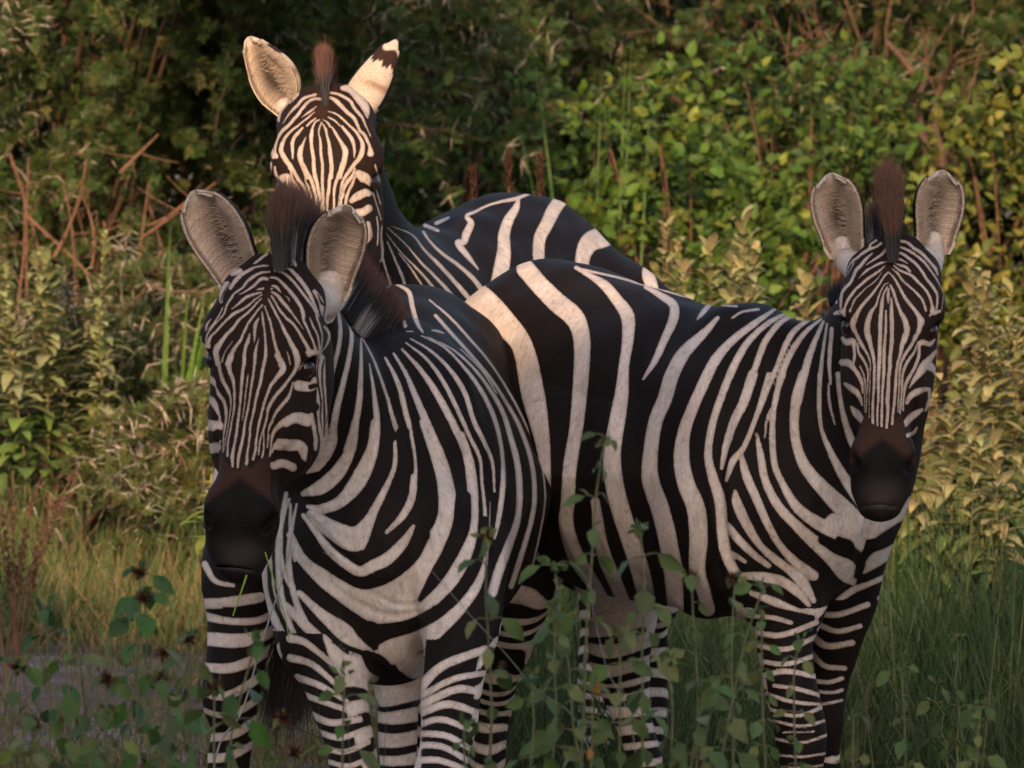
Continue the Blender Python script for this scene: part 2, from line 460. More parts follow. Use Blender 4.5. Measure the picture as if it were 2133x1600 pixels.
def add_eyes(z):
    o = np.array(z['root'].location); q = z['hf'][5]
    O, A, X, Nn, _, _ = z['hf']
    for sgn in (-1, 1):
        c = z['hp'](.335, sgn*.086, .016)
        u = np.linspace(0, math.pi, 17); v = np.linspace(0, 2*math.pi, 25)[:-1]
        P_ = np.array([[math.sin(a)*math.cos(b_), math.sin(a)*math.sin(b_), math.cos(a)] for a in u for b_ in v])*.0225*q+c
        F = np.array([[i*24+j, i*24+(j+1) % 24, (i+1)*24+(j+1) % 24, (i+1)*24+j] for i in range(16) for j in range(24)])
        mesh_np('eye', P_-o, F, M_eye, z['root'])
        # lashes
        Vs, Fs, Cs = [], [], []
        r_ = np.random.default_rng(5)
        for k_ in range(22):
            a = -.8+1.6*k_/21
            b0 = z['hp'](.30, sgn*(.090+.012*math.cos(a*1.4)), .034-.028*(a+.8)/1.6)
            dr = nrm(X*sgn*1.0+Nn*(.5-.3*a)+A*(.05+.35*r_.random()))
            ln = .020+.008*r_.random()
            sd = nrm(np.cross(dr, A))*.0010
            Vs += [b0-sd, b0+sd, b0+dr*ln+A*.003]; n = len(Vs); Fs.append([n-3, n-2, n-1]); Cs += [(.012, .008, .006)]*3
        mesh_np('eyelashes', np.array(Vs)-o, np.array(Fs), M_hair, z['root'], {'pig': np.array(Cs)})
def blades(base, dirs, lens, wid, side, curve, cfun, seg=3, pig=None):
    """many tapering hair blades; cfun(i, t) -> colour rows"""
    n = len(base); t = np.linspace(0, 1, seg+1)
    rows = []
    for ti in t[:-1]:
        c = base+dirs*(lens*ti)[:, None]+curve*(ti*ti*lens)[:, None]
        wv = side*(wid*(1-.55*ti))[:, None]
        rows += [c-wv, c+wv]
    rows.append(base+dirs*lens[:, None]+curve*lens[:, None])
    Vt = np.stack(rows, 1); m = Vt.shape[1]
    off = (np.arange(n)*m)[:, None]
    Q = np.concatenate([off+np.array([[2*i, 2*i+1, 2*i+3, 2*i+2]]) for i in range(seg-1)]) if seg > 1 else np.zeros((0, 4), int)
    T3 = off+np.array([[2*seg-2, 2*seg-1, 2*seg]])
    cols = np.stack([cfun(ti) for ti in np.repeat(t, 2)[:m]], 1)
    return Vt.reshape(-1, 3), [Q, T3], cols.reshape(-1, 3)
def add_ears(z):
    o = np.array(z['root'].location)
    for ei, e in enumerate(z['ears']):
        B, T = P(*e['base']), P(*e['tip']); Ax = T-B; Ln = np.linalg.norm(Ax); Ax = Ax/Ln
        f = nrm(np.array([math.sin(math.radians(e['face'])), -math.cos(math.radians(e['face'])), e.get('up', .1)])); f = nrm(f-Ax*(f@Ax)); sd = np.cross(f, Ax)  # side
        if sd[0] < 0: sd = -sd
        nu, nv = 80, 48
        Wd = e['w']
        prof = cr(np.array(e.get('prof', [(0, .60), (.12, .76), (.3, .88), (.48, 1.0), (.66, 1.0), (.80, .86), (.90, .62), (.97, .36), (1.0, .18)])), 12)
        us = np.linspace(0, 1, nu); vs = np.linspace(-1, 1, nv)
        inn = np.zeros((nu, nv, 3)); out_ = np.zeros((nu, nv, 3)); ci = np.zeros((nu, nv, 3)); co = np.zeros((nu, nv, 3))
        r_ = np.random.default_rng(3+ei)
        ph = math.radians(e.get('open', 105)); rim = e.get('rim', 1.0); rown = r_.uniform(.72, 1.25, nu+10)
        for i, u in enumerate(us):
            hw = np.interp(u, prof[:, 0], prof[:, 1])*Wd
            cup = hw*(.80-.42*u)*e.get('cup', 1.0)
            bend = e.get('bend', 0)*math.sin(u*math.pi)
            skew = e.get('skew', 0)*math.sin(u*math.pi)
            for j, v in enumerate(vs):
                a = v*ph
                x = hw*math.sin(a)/max(1e-6, math.sin(min(ph, math.pi/2)))
                yv = -cup*(math.cos(a)-math.cos(ph))
                lip = .006*(abs(v)**6)
                p = B+Ax*(u*Ln*1.04-.04*Ln-.012*(v*v)*(u > .9))+sd*(x+skew*Wd+bend*Wd)+f*(yv*.9+lip)
                inn[i, j] = p
                th = .0045*(1-.5*abs(v)**8)
                out_[i, j] = p-f*math.cos(a)*th+sd*math.sin(a)*th+(sd*np.sign(v)*.0042+Ax*.001)*abs(v)**6*(rim > 0)
                # colour inside: pale fur along rim, brown-grey hollow, dark fold
                edge = 1-abs(v)
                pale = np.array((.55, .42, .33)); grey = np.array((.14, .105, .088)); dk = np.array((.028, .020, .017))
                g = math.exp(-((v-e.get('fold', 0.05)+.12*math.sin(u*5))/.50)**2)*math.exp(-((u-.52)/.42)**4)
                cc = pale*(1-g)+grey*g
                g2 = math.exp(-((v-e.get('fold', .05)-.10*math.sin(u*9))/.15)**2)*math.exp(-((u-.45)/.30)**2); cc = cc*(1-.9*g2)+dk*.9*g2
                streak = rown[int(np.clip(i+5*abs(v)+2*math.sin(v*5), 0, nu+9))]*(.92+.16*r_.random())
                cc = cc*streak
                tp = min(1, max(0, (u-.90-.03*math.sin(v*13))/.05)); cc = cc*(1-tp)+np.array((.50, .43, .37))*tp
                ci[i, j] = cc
                oc = np.array((.46, .38, .31))
                if e.get('backband', True):
                    bw = min(1, max(0, (u-.63+.03*math.sin(v*11)+.02*math.sin(v*29))/.03))*min(1, max(0, (.86+.03*math.sin(v*5)-u)/.03)); oc = oc*(1-bw)+np.array((.030, .014, .010))*bw
                    b2 = math.exp(-((u-.36-.05*v)/.05)**2)*.75*min(1, max(0, (.55+v)*1.5)); oc = oc*(1-b2)+np.array((.20, .10, .055))*b2
                else:
                    pass
                if abs(v) > .78 and rim and .16 < u < .90: oc = np.array((.012, .009, .008))
                co[i, j] = oc*(.9+.2*r_.random())
        Vv = np.concatenate([inn.reshape(-1, 3), out_.reshape(-1, 3)]); n = nu*nv
        g = lambda i, j, s_: s_*n+i*nv+j
        Fq = [[g(i, j, 0), g(i+1, j, 0), g(i+1, j+1, 0), g(i, j+1, 0)] for i in range(nu-1) for j in range(nv-1)]
        Fq += [[g(i, j, 1), g(i, j+1, 1), g(i+1, j+1, 1), g(i+1, j, 1)] for i in range(nu-1) for j in range(nv-1)]
        for j in (0, nv-1): Fq += [[g(i, j, 0), g(i, j, 1), g(i+1, j, 1), g(i+1, j, 0)] for i in range(nu-1)]
        Fq += [[g(nu-1, j, 0), g(nu-1, j, 1), g(nu-1, j+1, 1), g(nu-1, j+1, 0)] for j in range(nv-1)]
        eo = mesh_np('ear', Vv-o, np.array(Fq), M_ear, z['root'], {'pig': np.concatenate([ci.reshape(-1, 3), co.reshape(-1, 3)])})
        # fur inside: long pale hairs from the inner edge, short rim fuzz
        if e.get('fur', 1):
            nh = 5000
            inner = e['inner']
            u = r_.uniform(.06, .78, nh); v = inner*(.96-np.abs(r_.normal(0, .34, nh))); v = np.clip(v, -.98, .98)
            ii = np.clip((u*(nu-1)), 0, nu-1).astype(int); jj = np.clip(((v+1)/2*(nv-1)), 0, nv-1).astype(int)
            base = inn[ii, jj]+r_.normal(0, .0012, (nh, 3))
            dirs = nrm(-inner*sd+f*.55+Ax*(r_.uniform(-.5, .5, nh)[:, None]+.15)+r_.normal(0, .18, (nh, 3)))
            ln = r_.uniform(.008, .026, nh)*Wd/.05; col = np.array((.52, .40, .31))*r_.uniform(.55, 1.0, (nh, 1))
            sdv = nrm(np.cross(dirs, f))
            b1 = blades(base, dirs, ln, np.full(nh, .00042), sdv, Ax[None]*r_.uniform(-.2, .5, (nh, 1))-f*.2, lambda t: col*(1-.25*t))
            nh2 = 1100
            u = r_.uniform(.1, .96, nh2); sg = r_.choice([-1, 1], nh2); v = sg*r_.uniform(.72, .93, nh2)
            ii = (u*(nu-1)).astype(int); jj = ((v+1)/2*(nv-1)).astype(int)
            base = inn[ii, jj]; dirs = nrm(-sg[:, None]*sd*.8+f*.8+Ax*.3+r_.normal(0, .25, (nh2, 3)))
            col2 = np.array((.50, .40, .315))*r_.uniform(.7, 1.1, (nh2, 1))
            b2 = blades(base, dirs, r_.uniform(.006, .013, nh2), np.full(nh2, .0005), nrm(np.cross(dirs, f)), np.zeros((nh2, 3)), lambda t: col2)
            n0 = len(b1[0])
            mesh_np('ear_hair', np.concatenate([b1[0], b2[0]])-o, [np.concatenate([b1[1][i], b2[1][i]+n0]) for i in (0, 1)], M_hair, eo,
                    {'pig': np.concatenate([b1[2], b2[2]])})
def hair_strip(z, name, rows, n, bands, seed=1, wid=.00055, parent=None):
    """rows: base px,py,d, tip px,py,d, half thickness (m). Hair stands from base to tip."""
    o = np.array(z['root'].location); r_ = np.random.default_rng(seed)
    R = []
    for r in rows: R.append([*P(*r[0:3]), *P(*r[3:6]), r[6]])
    R = cr(R, 10); ts = np.linspace(0, 1, len(R))
    t = np.sort(r_.random(n)); Q = np.stack([np.interp(t, ts, R[:, i]) for i in range(7)], 1)
    dQ = np.stack([np.gradient(R[:, i], ts) for i in range(3)], 1); tang = nrm(np.stack([np.interp(t, ts, dQ[:, i]) for i in range(3)], 1))
    up = Q[:, 3:6]-Q[:, :3]; ln = np.linalg.norm(up, axis=1); up = up/ln[:, None]
    side = nrm(np.cross(tang, up))
    tw = r_.normal(0, .5, n)
    base = Q[:, :3]+side*(Q[:, 6]*tw)[:, None]
    dirs = nrm(up+side*(tw*.05)[:, None]+r_.normal(0, z.get('mspread', .03), (n, 3)))
    ln = ln*r_.uniform(.80, 1.06, n)*(1-.10*np.abs(tw))
    brt = r_.uniform(.45, 1.5, (n, 1))
    bd = np.array([np.interp(t, [b_[0] for b_ in bands], [b_[1] for b_ in bands])]).T+r_.normal(0, .08, (n, 1))   # 1 = white base band
    wht = np.array((.22, .19, .175)); blk = np.array((.010, .008, .008)); tip = np.array((.105, .040, .020))
    def cf(tt):
        hgt = z.get('mane_white', .62)
        wf = np.clip((bd-.5)*4+.5, 0, 1)*(np.clip((hgt+r_.uniform(-.06, .06, (n, 1))-tt)*8, 0, 1))
        c = blk*(1-wf)+wht*wf
        tf = np.clip((tt-.60)*3.0, 0, 1)*z.get('tipw', 1.0)
        return (c*(1-tf)+tip*tf)*brt
    sv = nrm(np.cross(dirs, np.array([0, -1., 0]))+r_.normal(0, .25, (n, 3)))
    Vv, Fv, Cv = blades(base, dirs, ln, np.full(n, wid), sv, r_.normal(0, .06, (n, 3)), cf, seg=5)
    return mesh_np(name, Vv-o, Fv, M_hair, parent or z['root'], {'pig': Cv})
def add_mane(z):
    for m in z['mane']: hair_strip(z, *m)
def add_tail(z):
    fr, o = z['frame'], np.array(z['root'].location)
    t = z.get('tail') or [fr.W(-.63, 0, 1.13), fr.W(-.73, .01, 1.06), fr.W(-.77, .02, .90), fr.W(-.77, .02, .72), fr.W(-.76, .02, .42)]
    q = cr(np.column_stack([np.array(t[:4]), [.030, .026, .020, .016]]), 8)
    th = np.arange(10)*2*math.pi/10; d = nrm(np.gradient(q[:, :3], axis=0)); a = nrm(np.cross(d, [.9, .3, .1])); b = np.cross(d, a)
    R = q[:, None, :3]+(a[:, None]*np.cos(th)[None, :, None]+b[:, None]*np.sin(th)[None, :, None])*q[:, 3][:, None, None]
    i = np.arange(len(q)-1)[:, None]*10; j = np.arange(10)[None]; k = (j+1) % 10
    bar = (np.arange(len(q)) % 4 < 2)[:, None, None]
    C_ = np.broadcast_to(np.where(bar, np.array((.30, .26, .23)), np.array((.012, .009, .008))), R.shape)
    tl = mesh_np('tail', R.reshape(-1, 3)-o, np.stack([i+j, i+k, i+10+k, i+10+j], -1).reshape(-1, 4), M_hair, z['root'], {'pig': C_.reshape(-1, 3)})
    r_ = np.random.default_rng(8); n = 1500; u = r_.uniform(.45, 1, n)*(len(q)-1); bs = q[u.astype(int), :3]+r_.normal(0, .010, (n, 3))
    end = np.array(t[4])+r_.normal(0, .030, (n, 3)); dr = end-bs; ln = np.linalg.norm(dr, axis=1); dr = dr/ln[:, None]; col = np.array((.020, .011, .008))*r_.uniform(.5, 1.8, (n, 1))
    V, F, K = blades(bs, dr, ln, np.full(n, .0010), nrm(np.cross(dr, np.array([0, -1., 0]))+r_.normal(0, .2, (n, 3))), r_.normal(0, .03, (n, 3)), lambda tt: col, seg=4)
    mesh_np('tail_tuft', V-o, F, M_hair, tl, {'pig': K})
# ---------------------------------------------------------------- coat pattern
# every stripe of the three coats as measured in the photograph, fixed to the skin:
# kind widths : x,y ...   (coordinates of an enlarged crop: @ parts originx originy scale)
STRIPES = {}
STRIPES['Z1'] = '''
@ head,neck 400 520 .15
W 30,55,60,40 : 890,240 800,280 700,340 620,410 560,490 530,540
W 28,36,42,40,34,30,30,28,24,22,22,24,30 : 1075,310 960,320 860,370 760,450 700,530 600,600 540,680 480,780 450,880 400,950 300,1050 210,1180 190,1270
W 45,45,45,40,25,12 : 1045,410 990,400 930,430 860,500 760,570 660,625
W 34,24 : 985,540 910,555
W 24,34,45,35,10 : 970,595 860,620 740,670 650,750 550,825
W 14,24,28,34,48,40,34,34,34,60 : 980,620 880,690 800,760 700,830 600,880 520,940 430,1030 330,1140 260,1210 215,1310
W 24,26,28,34,38,44,50,70,90,80,45 : 960,680 900,740 850,800 760,890 660,970 560,1100 480,1180 400,1290 345,1370 330,1450 350,1600
W 26,28,34,36,36,38,50,60,85 : 975,770 900,860 820,970 770,1040 720,1150 670,1260 600,1360 540,1470 500,1590
W 10,14,18,20 : 560,1280 490,1370 440,1470 415,1560
W 16,50,46,34,12 : 925,950 885,1030 870,1130 870,1210 860,1300
W 20,50,44,44,50 : 800,1170 780,1260 745,1350 730,1450 725,1600
W 10,30,44,36 : 930,1230 900,1330 880,1440 870,1600
W 26,30,30,34,40,42,50 : 970,870 985,990 1005,1120 1015,1250 1025,1370 1020,1480 1000,1600
W 20,28,32,32,38,44,60,85 : 1010,790 1050,900 1090,1020 1115,1130 1140,1260 1170,1370 1200,1460 1240,1600
W 26,30,32,36,48,56,70,90,85,80 : 1060,690 1110,780 1160,880 1230,1010 1290,1140 1350,1250 1400,1350 1440,1430 1465,1520 1465,1600
W 24,30,34,36,38,40,44,56,90 : 1100,640 1160,740 1220,840 1310,950 1400,1030 1480,1140 1550,1260 1610,1370 1630,1450
W 28,45,50,46,30,24,8 : 1110,590 1190,640 1260,730 1330,810 1400,900 1460,980 1550,1110
W 24,40,16 : 1110,500 1170,520 1230,590
W 28,28 : 1100,545 1110,546
W 12,20,12 : 1290,640 1340,680 1350,730
W 30,36,44,50,54,54,56,44,36,34,36,50,110 : 1090,385 1180,400 1260,470 1350,570 1440,680 1510,790 1545,900 1550,980 1590,1070 1640,1180 1690,1300 1720,1400 1730,1450
W 30,36,44,40,36,38,38,30,26,24,22,60 : 1150,290 1240,310 1330,370 1420,460 1500,560 1600,690 1700,830 1740,960 1780,1080 1810,1200 1800,1330 1770,1440
W 14,26,28,28,30 : 1635,940 1680,1060 1740,1180 1760,1280 1770,1380
W 50,56,60,56,40,30,20 : 1370,280 1450,360 1540,470 1620,590 1680,720 1730,830 1760,930
W 26,34,30 : 1190,190 1280,250 1350,270
W 34,44,36,24,12 : 1840,1070 1900,1150 1905,1230 1860,1340 1800,1420
W 60,70,60,30 : 1700,580 1790,720 1810,850 1860,1000
B 14,26,30 : 1750,620 1800,740 1880,800
B 8,12,8 : 1690,640 1730,760 1790,900
B 8,12,8 : 1830,850 1830,960 1850,1050
W 40,40,30 : 1040,60 960,120 870,190
W 26,30,30 : 1060,225 980,225 900,240
W 30,34,24 : 1260,90 1320,160 1380,210
W 50,40 : 1340,40 1440,220
W 12,22,20,16 : 430,800 370,920 290,1040 220,1120
W 10,34,24 : 265,960 210,1040 190,1130
W 70,60 : 150,1330 230,1345
W 90,90,80 : 1620,1430 1700,1440 1770,1440
W 10,20,22 : 1320,1420 1345,1500 1365,1600
W 90,70,50 : 480,480 410,600 400,720
W 80,90 : 560,330 660,300
B 12,16,12 : 520,470 440,600 400,720
B 10,12,8 : 500,520 470,580 440,660
B 120,100 : 215,1440 240,1560
@ head,neck 400 740 .15
W 60,50,50,56,50,30,20,16,14,14,12 : 345,0 370,120 395,250 430,360 490,470 530,580 540,700 520,850 500,1000 470,1150 445,1330
W 85,75,60,50,36,32,28,26,26,28,34 : 540,20 510,130 530,240 570,350 585,470 590,600 580,780 555,900 530,1050 500,1200 490,1400
W 50,50,46,40,34,34,36,36,38,40,50,30 : 725,0 720,120 700,250 690,400 675,560 665,700 645,860 625,1020 600,1180 575,1300 560,1420 565,1550
W 36,36,34,34,32,30,30,32,34,40,40,44,30 : 870,0 865,130 850,270 830,380 810,520 790,660 765,800 735,930 720,1060 695,1200 665,1330 645,1420 635,1560
W 14,20,18,18,16,12 : 775,270 765,380 745,520 735,650 715,780 700,900
W 34,48,46,44,44,38,34,34,34,32,30,36,50,36 : 1030,0 1000,110 970,260 950,380 915,500 885,620 865,740 835,870 810,1000 800,1130 785,1250 765,1370 760,1480 715,1570
W 70,90,90,60,44,36,36,36,36,38,32,30,36,44 : 1180,0 1240,110 1260,200 1170,320 1090,430 1050,530 1010,640 980,750 950,870 925,970 905,1080 890,1200 880,1320 850,1440
W 75,60,50,46,48,50,50,44,34,26,22,24,24 : 1455,0 1460,130 1420,230 1350,330 1270,440 1180,540 1110,640 1060,740 1040,850 1010,980 970,1100 940,1220 925,1380
W 20,22,26,30 : 990,1060 1000,1200 990,1340 970,1420
W 30,34,50,50,44,36,30,28,26 : 1400,380 1370,500 1330,600 1240,700 1160,810 1110,920 1070,1020 1060,1130 1045,1280
W 150,140,120,60 : 1480,420 1600,440 1680,420 1700,330
W 100,150,180 : 1300,950 1430,870 1600,900
W 70,40,30,24 : 1180,1000 1120,1130 1100,1250 1080,1400
W 160,170,150,150 : 1200,1240 1350,1250 1500,1260 1590,1400
W 120,120,120 : 1140,1530 1260,1500 1400,1560
W 120,130,140,180,200,150,120 : 1790,50 1790,300 1800,600 1800,900 1800,1150 1800,1350 1740,1560
B 90,150,160,150 : 1400,630 1490,610 1580,680 1690,720
B 110,90,70,55,50 : 1400,700 1300,770 1200,880 1130,990 1090,1080
B 70,60 : 1650,440 1720,420
B 40,80,100,120,120,110,90,60,60,60 : 1125,1210 1170,1120 1280,1060 1400,1050 1520,1065 1600,1120 1640,1220 1640,1350 1610,1500 1590,1620
B 80,100,110,110,70 : 1130,1440 1200,1380 1300,1380 1400,1420 1460,1480
B 14,20,22,24,18,10 : 1760,60 1740,250 1760,450 1790,650 1780,850 1805,1020
B 22,24,22,22,22,10 : 1840,50 1810,200 1810,400 1830,600 1840,900 1830,1120
B 16,18,18,16,8 : 1890,0 1875,250 1890,500 1890,800 1860,950
B 20,36,30,36,40,40 : 1710,640 1720,850 1740,1050 1760,1200 1730,1400 1700,1620
B 90,170,130 : 1690,50 1620,180 1520,280
W 24,50,80,110 : 1095,1230 1130,1080 1220,970 1330,900
W 26,60,90 : 1105,1350 1160,1250 1260,1230
W 50,60,70,60 : 1660,820 1680,950 1715,1100 1720,1300
B 14,22,22,22,20 : 1715,640 1722,850 1742,1050 1762,1200 1735,1400
W 10,20,12 : 1545,105 1510,170 1475,220
W 110,110,90,24 : 60,330 230,330 290,400 310,530
B 90,90,80,80,70,50,30 : 40,440 190,430 260,440 350,560 400,700 430,900 410,1080
W 100,100,100,60,40,24,20 : 40,590 200,600 290,650 350,780 390,950 400,1130 360,1350
B 140,130,140,100 : 20,750 160,740 250,800 320,870
W 150,150,150,140 : 20,960 170,960 300,980 370,980
B 120,120,110,160 : 20,1130 180,1120 290,1140 360,1110
W 150,150,150 : 20,1300 230,1300 330,1280
B 130,130,130 : 60,1500 240,1500 310,1450
W 22,50,44,44,34,26,20 : 335,450 370,540 440,640 470,760 470,900 440,1100 430,1350
B 120,120,110 : 230,20 260,130 260,220
@ body 680 500 .4374
W 10,22,24,26,30,30 : 45,290 65,400 60,500 25,640 5,760 -10,900
W 12,22,26,30,36,40,44 : 90,330 120,440 110,550 80,680 50,800 20,960 -20,1060
W 12,22,34,36,44 : 165,470 165,600 155,780 130,900 100,1000
W 10,26,36,40 : 205,590 230,750 240,900 222,1000
W 8,14,18,24,30,44 : 150,430 220,560 280,720 320,860 350,960 340,1080
W 14,26,30,20,18,30 : 280,560 340,680 380,830 410,960 425,1080 418,1190
W 14,24,34,44,56,60,60,64 : 320,540 380,640 430,760 480,880 520,1000 560,1100 580,1230 570,1340
W 14,26,36,38,36,34,34,40 : 360,520 450,620 530,740 600,870 650,980 690,1100 700,1230 690,1380
W 12,18,24,24,22,20,18,20,14,12 : 380,490 480,570 560,680 620,800 680,930 730,1040 740,1150 755,1300 750,1450 745,1600
W 10,16,24,28,26,24,20,12 : 400,470 500,530 590,620 660,730 700,860 750,960 790,1060 800,1200
W 10,14,18,24,26,24,22,30,26,16 : 450,455 560,510 650,600 720,690 780,800 820,920 840,1050 840,1180 820,1330 800,1420
W 8,12,16,20,26,30,34,34,34,44,50,50 : 480,460 600,520 700,610 770,700 840,820 880,950 910,1070 920,1200 910,1330 870,1450 820,1580 790,1680
W 8,12,10 : 640,520 740,620 810,730
W 20,20,18,18,20,24,26,26,26,28,30,30 : 520,360 600,450 700,560 790,670 860,780 920,890 970,1030 990,1160 985,1290 950,1430 910,1560 880,1650
W 10,16,16,14,14,14,12,12,12,12,12,14 : 490,285 590,370 690,480 760,560 830,660 900,780 960,900 1010,1010 1035,1130 1040,1260 1010,1430 980,1560
W 12,24,26,24,12 : 320,205 390,245 410,320 430,390 460,440
W 12,14,8 : 505,430 530,434 560,444
W 18,22 : 360,350 375,410
W 14,16 : 308,320 318,325
W 8,8 : 380,435 412,435
W 8,8,8 : 780,1250 775,1400 765,1550
@ body,leg0,leg1 380 880 .45
W 30,50,60,20 : 700,0 690,100 630,190 580,230
W 40,50,70,70,30 : 800,0 780,120 720,230 640,300 560,330
W 40,60,80,60,50,20 : 890,0 880,120 820,260 740,360 650,400 580,390
W 50,50,70,100,120,90,60 : 1000,100 990,220 930,360 870,480 800,540 700,500 600,430
W 30,36,30,14 : 1070,250 1060,350 1010,440 940,510
B 30,34,34,36,40,50,60,60,60,60 : 540,410 620,520 700,590 780,630 840,620 885,560 930,440 980,330 1025,200 1020,50
W 30,36,34,14 : 1072,250 1062,350 1015,440 945,512
W 50,70,80,100,150,170,180,180,150,100,60 : 1120,0 1180,150 1220,300 1225,450 1170,600 1080,720 980,780 850,790 740,740 640,650 560,580
W 40,50,55,60,70,80,90,110,120,100,80,70,40 : 1290,60 1330,200 1345,380 1330,550 1270,690 1180,790 1080,860 960,890 850,880 740,810 640,740 560,640 500,520
W 50,60,110,130,60 : 540,800 640,890 750,980 840,1030 880,1100
W 100,130,110,80,60,50,30 : 920,1080 1000,1050 1100,1000 1200,940 1300,850 1370,730 1400,600
W 110,120,90 : 1040,1110 1100,1130 1200,1060
W 40,50,60,80,100,60 : 480,850 560,930 640,1010 720,1090 800,1150 880,1180
B 40,60,60,70,80,60,60,60,70 : 530,500 600,600 680,655 760,700 830,730 900,730 980,690 1060,620 1110,520
W 20,50,60,60,50,50,44,34,24 : 1070,480 1020,560 950,630 880,665 820,690 750,650 680,590 620,510 560,430
B 70,80,70,60,20 : 1300,350 1290,480 1240,600 1170,720 1100,820
B 50,50,60,60,90,70,60,60,50,50,40,30 : 510,660 600,760 700,850 800,920 870,975 960,965 1060,940 1160,890 1250,820 1330,720 1380,600 1400,450
B 100,30 : 865,970 890,1040
B 40,90,60,26 : 850,1075 900,1120 960,1160 1040,1195
B 30,34,26,20,20 : 500,790 580,880 660,960 740,1030 840,1070
B 24,20,12 : 480,920 560,990 640,1060
B 20,40,40,40 : 1130,1090 1220,1000 1300,920 1370,830
W 24,24,24,24,20 : 480,330 460,450 455,600 480,720 530,800
W 16,20,16 : 500,380 500,520 520,640
W 50,44,40,30 : 390,590 400,720 430,860 470,930
W 20,30,20 : 340,750 400,860 460,940
@ body,leg0 0 0 1
W 8,14,14,14,16,12 : 602,1040 588,1077 580,1136 581,1203 592,1270 612,1320
W 6,12,14,15,16,16,12 : 618,1050 604,1120 603,1190 620,1262 655,1325 700,1370 740,1400
W 26,30,28,22 : 530,1130 541,1190 552,1250 585,1310
B 6,8,8 : 560,1180 566,1240 596,1310
@ leg0 380 880 .45
B 200,200,200,200 : 540,960 560,1050 640,1300 740,1640
W 44,36,30,24 : 500,1000 570,1020 660,1090 760,1180
W 40,34,26 : 500,1090 600,1120 720,1220
W 36,34,24 : 530,1180 640,1220 760,1290
W 32,30,30 : 560,1260 670,1300 800,1345
W 34,36,34 : 590,1350 690,1390 820,1375
W 30,32,30 : 620,1430 730,1460 850,1420
W 30,30,30 : 650,1505 750,1525 860,1480
W 26,28,28 : 670,1570 770,1590 870,1550
@ leg1 380 880 .45
B 260,240,240,240 : 1260,1010 1240,1120 1220,1350 1190,1640
W 50,46,40 : 1090,1240 1200,1130 1400,1050
W 34,34,30 : 1090,1275 1250,1190 1400,1160
W 40,40,34 : 1100,1310 1270,1235 1400,1255
W 40,40,34 : 1090,1350 1230,1305 1370,1345
W 34,34,30 : 1090,1400 1200,1375 1340,1425
W 34,34,30 : 1080,1440 1220,1450 1340,1515
W 36,34,30 : 1070,1495 1200,1500 1330,1570
W 36,34,30 : 1070,1565 1190,1565 1320,1610
W 50,50,40,40 : 1060,1210 1085,1290 1090,1420 1085,1640
@ leg2 380 880 .45
W 300,300 : 985,1150 985,1640
B 26,20,26 : 880,1290 930,1330 1090,1300
B 34,38,34 : 880,1405 980,1420 1110,1400
B 30,34,30 : 870,1520 990,1525 1110,1500
B 26,24,26 : 870,1600 1000,1605 1110,1595
'''
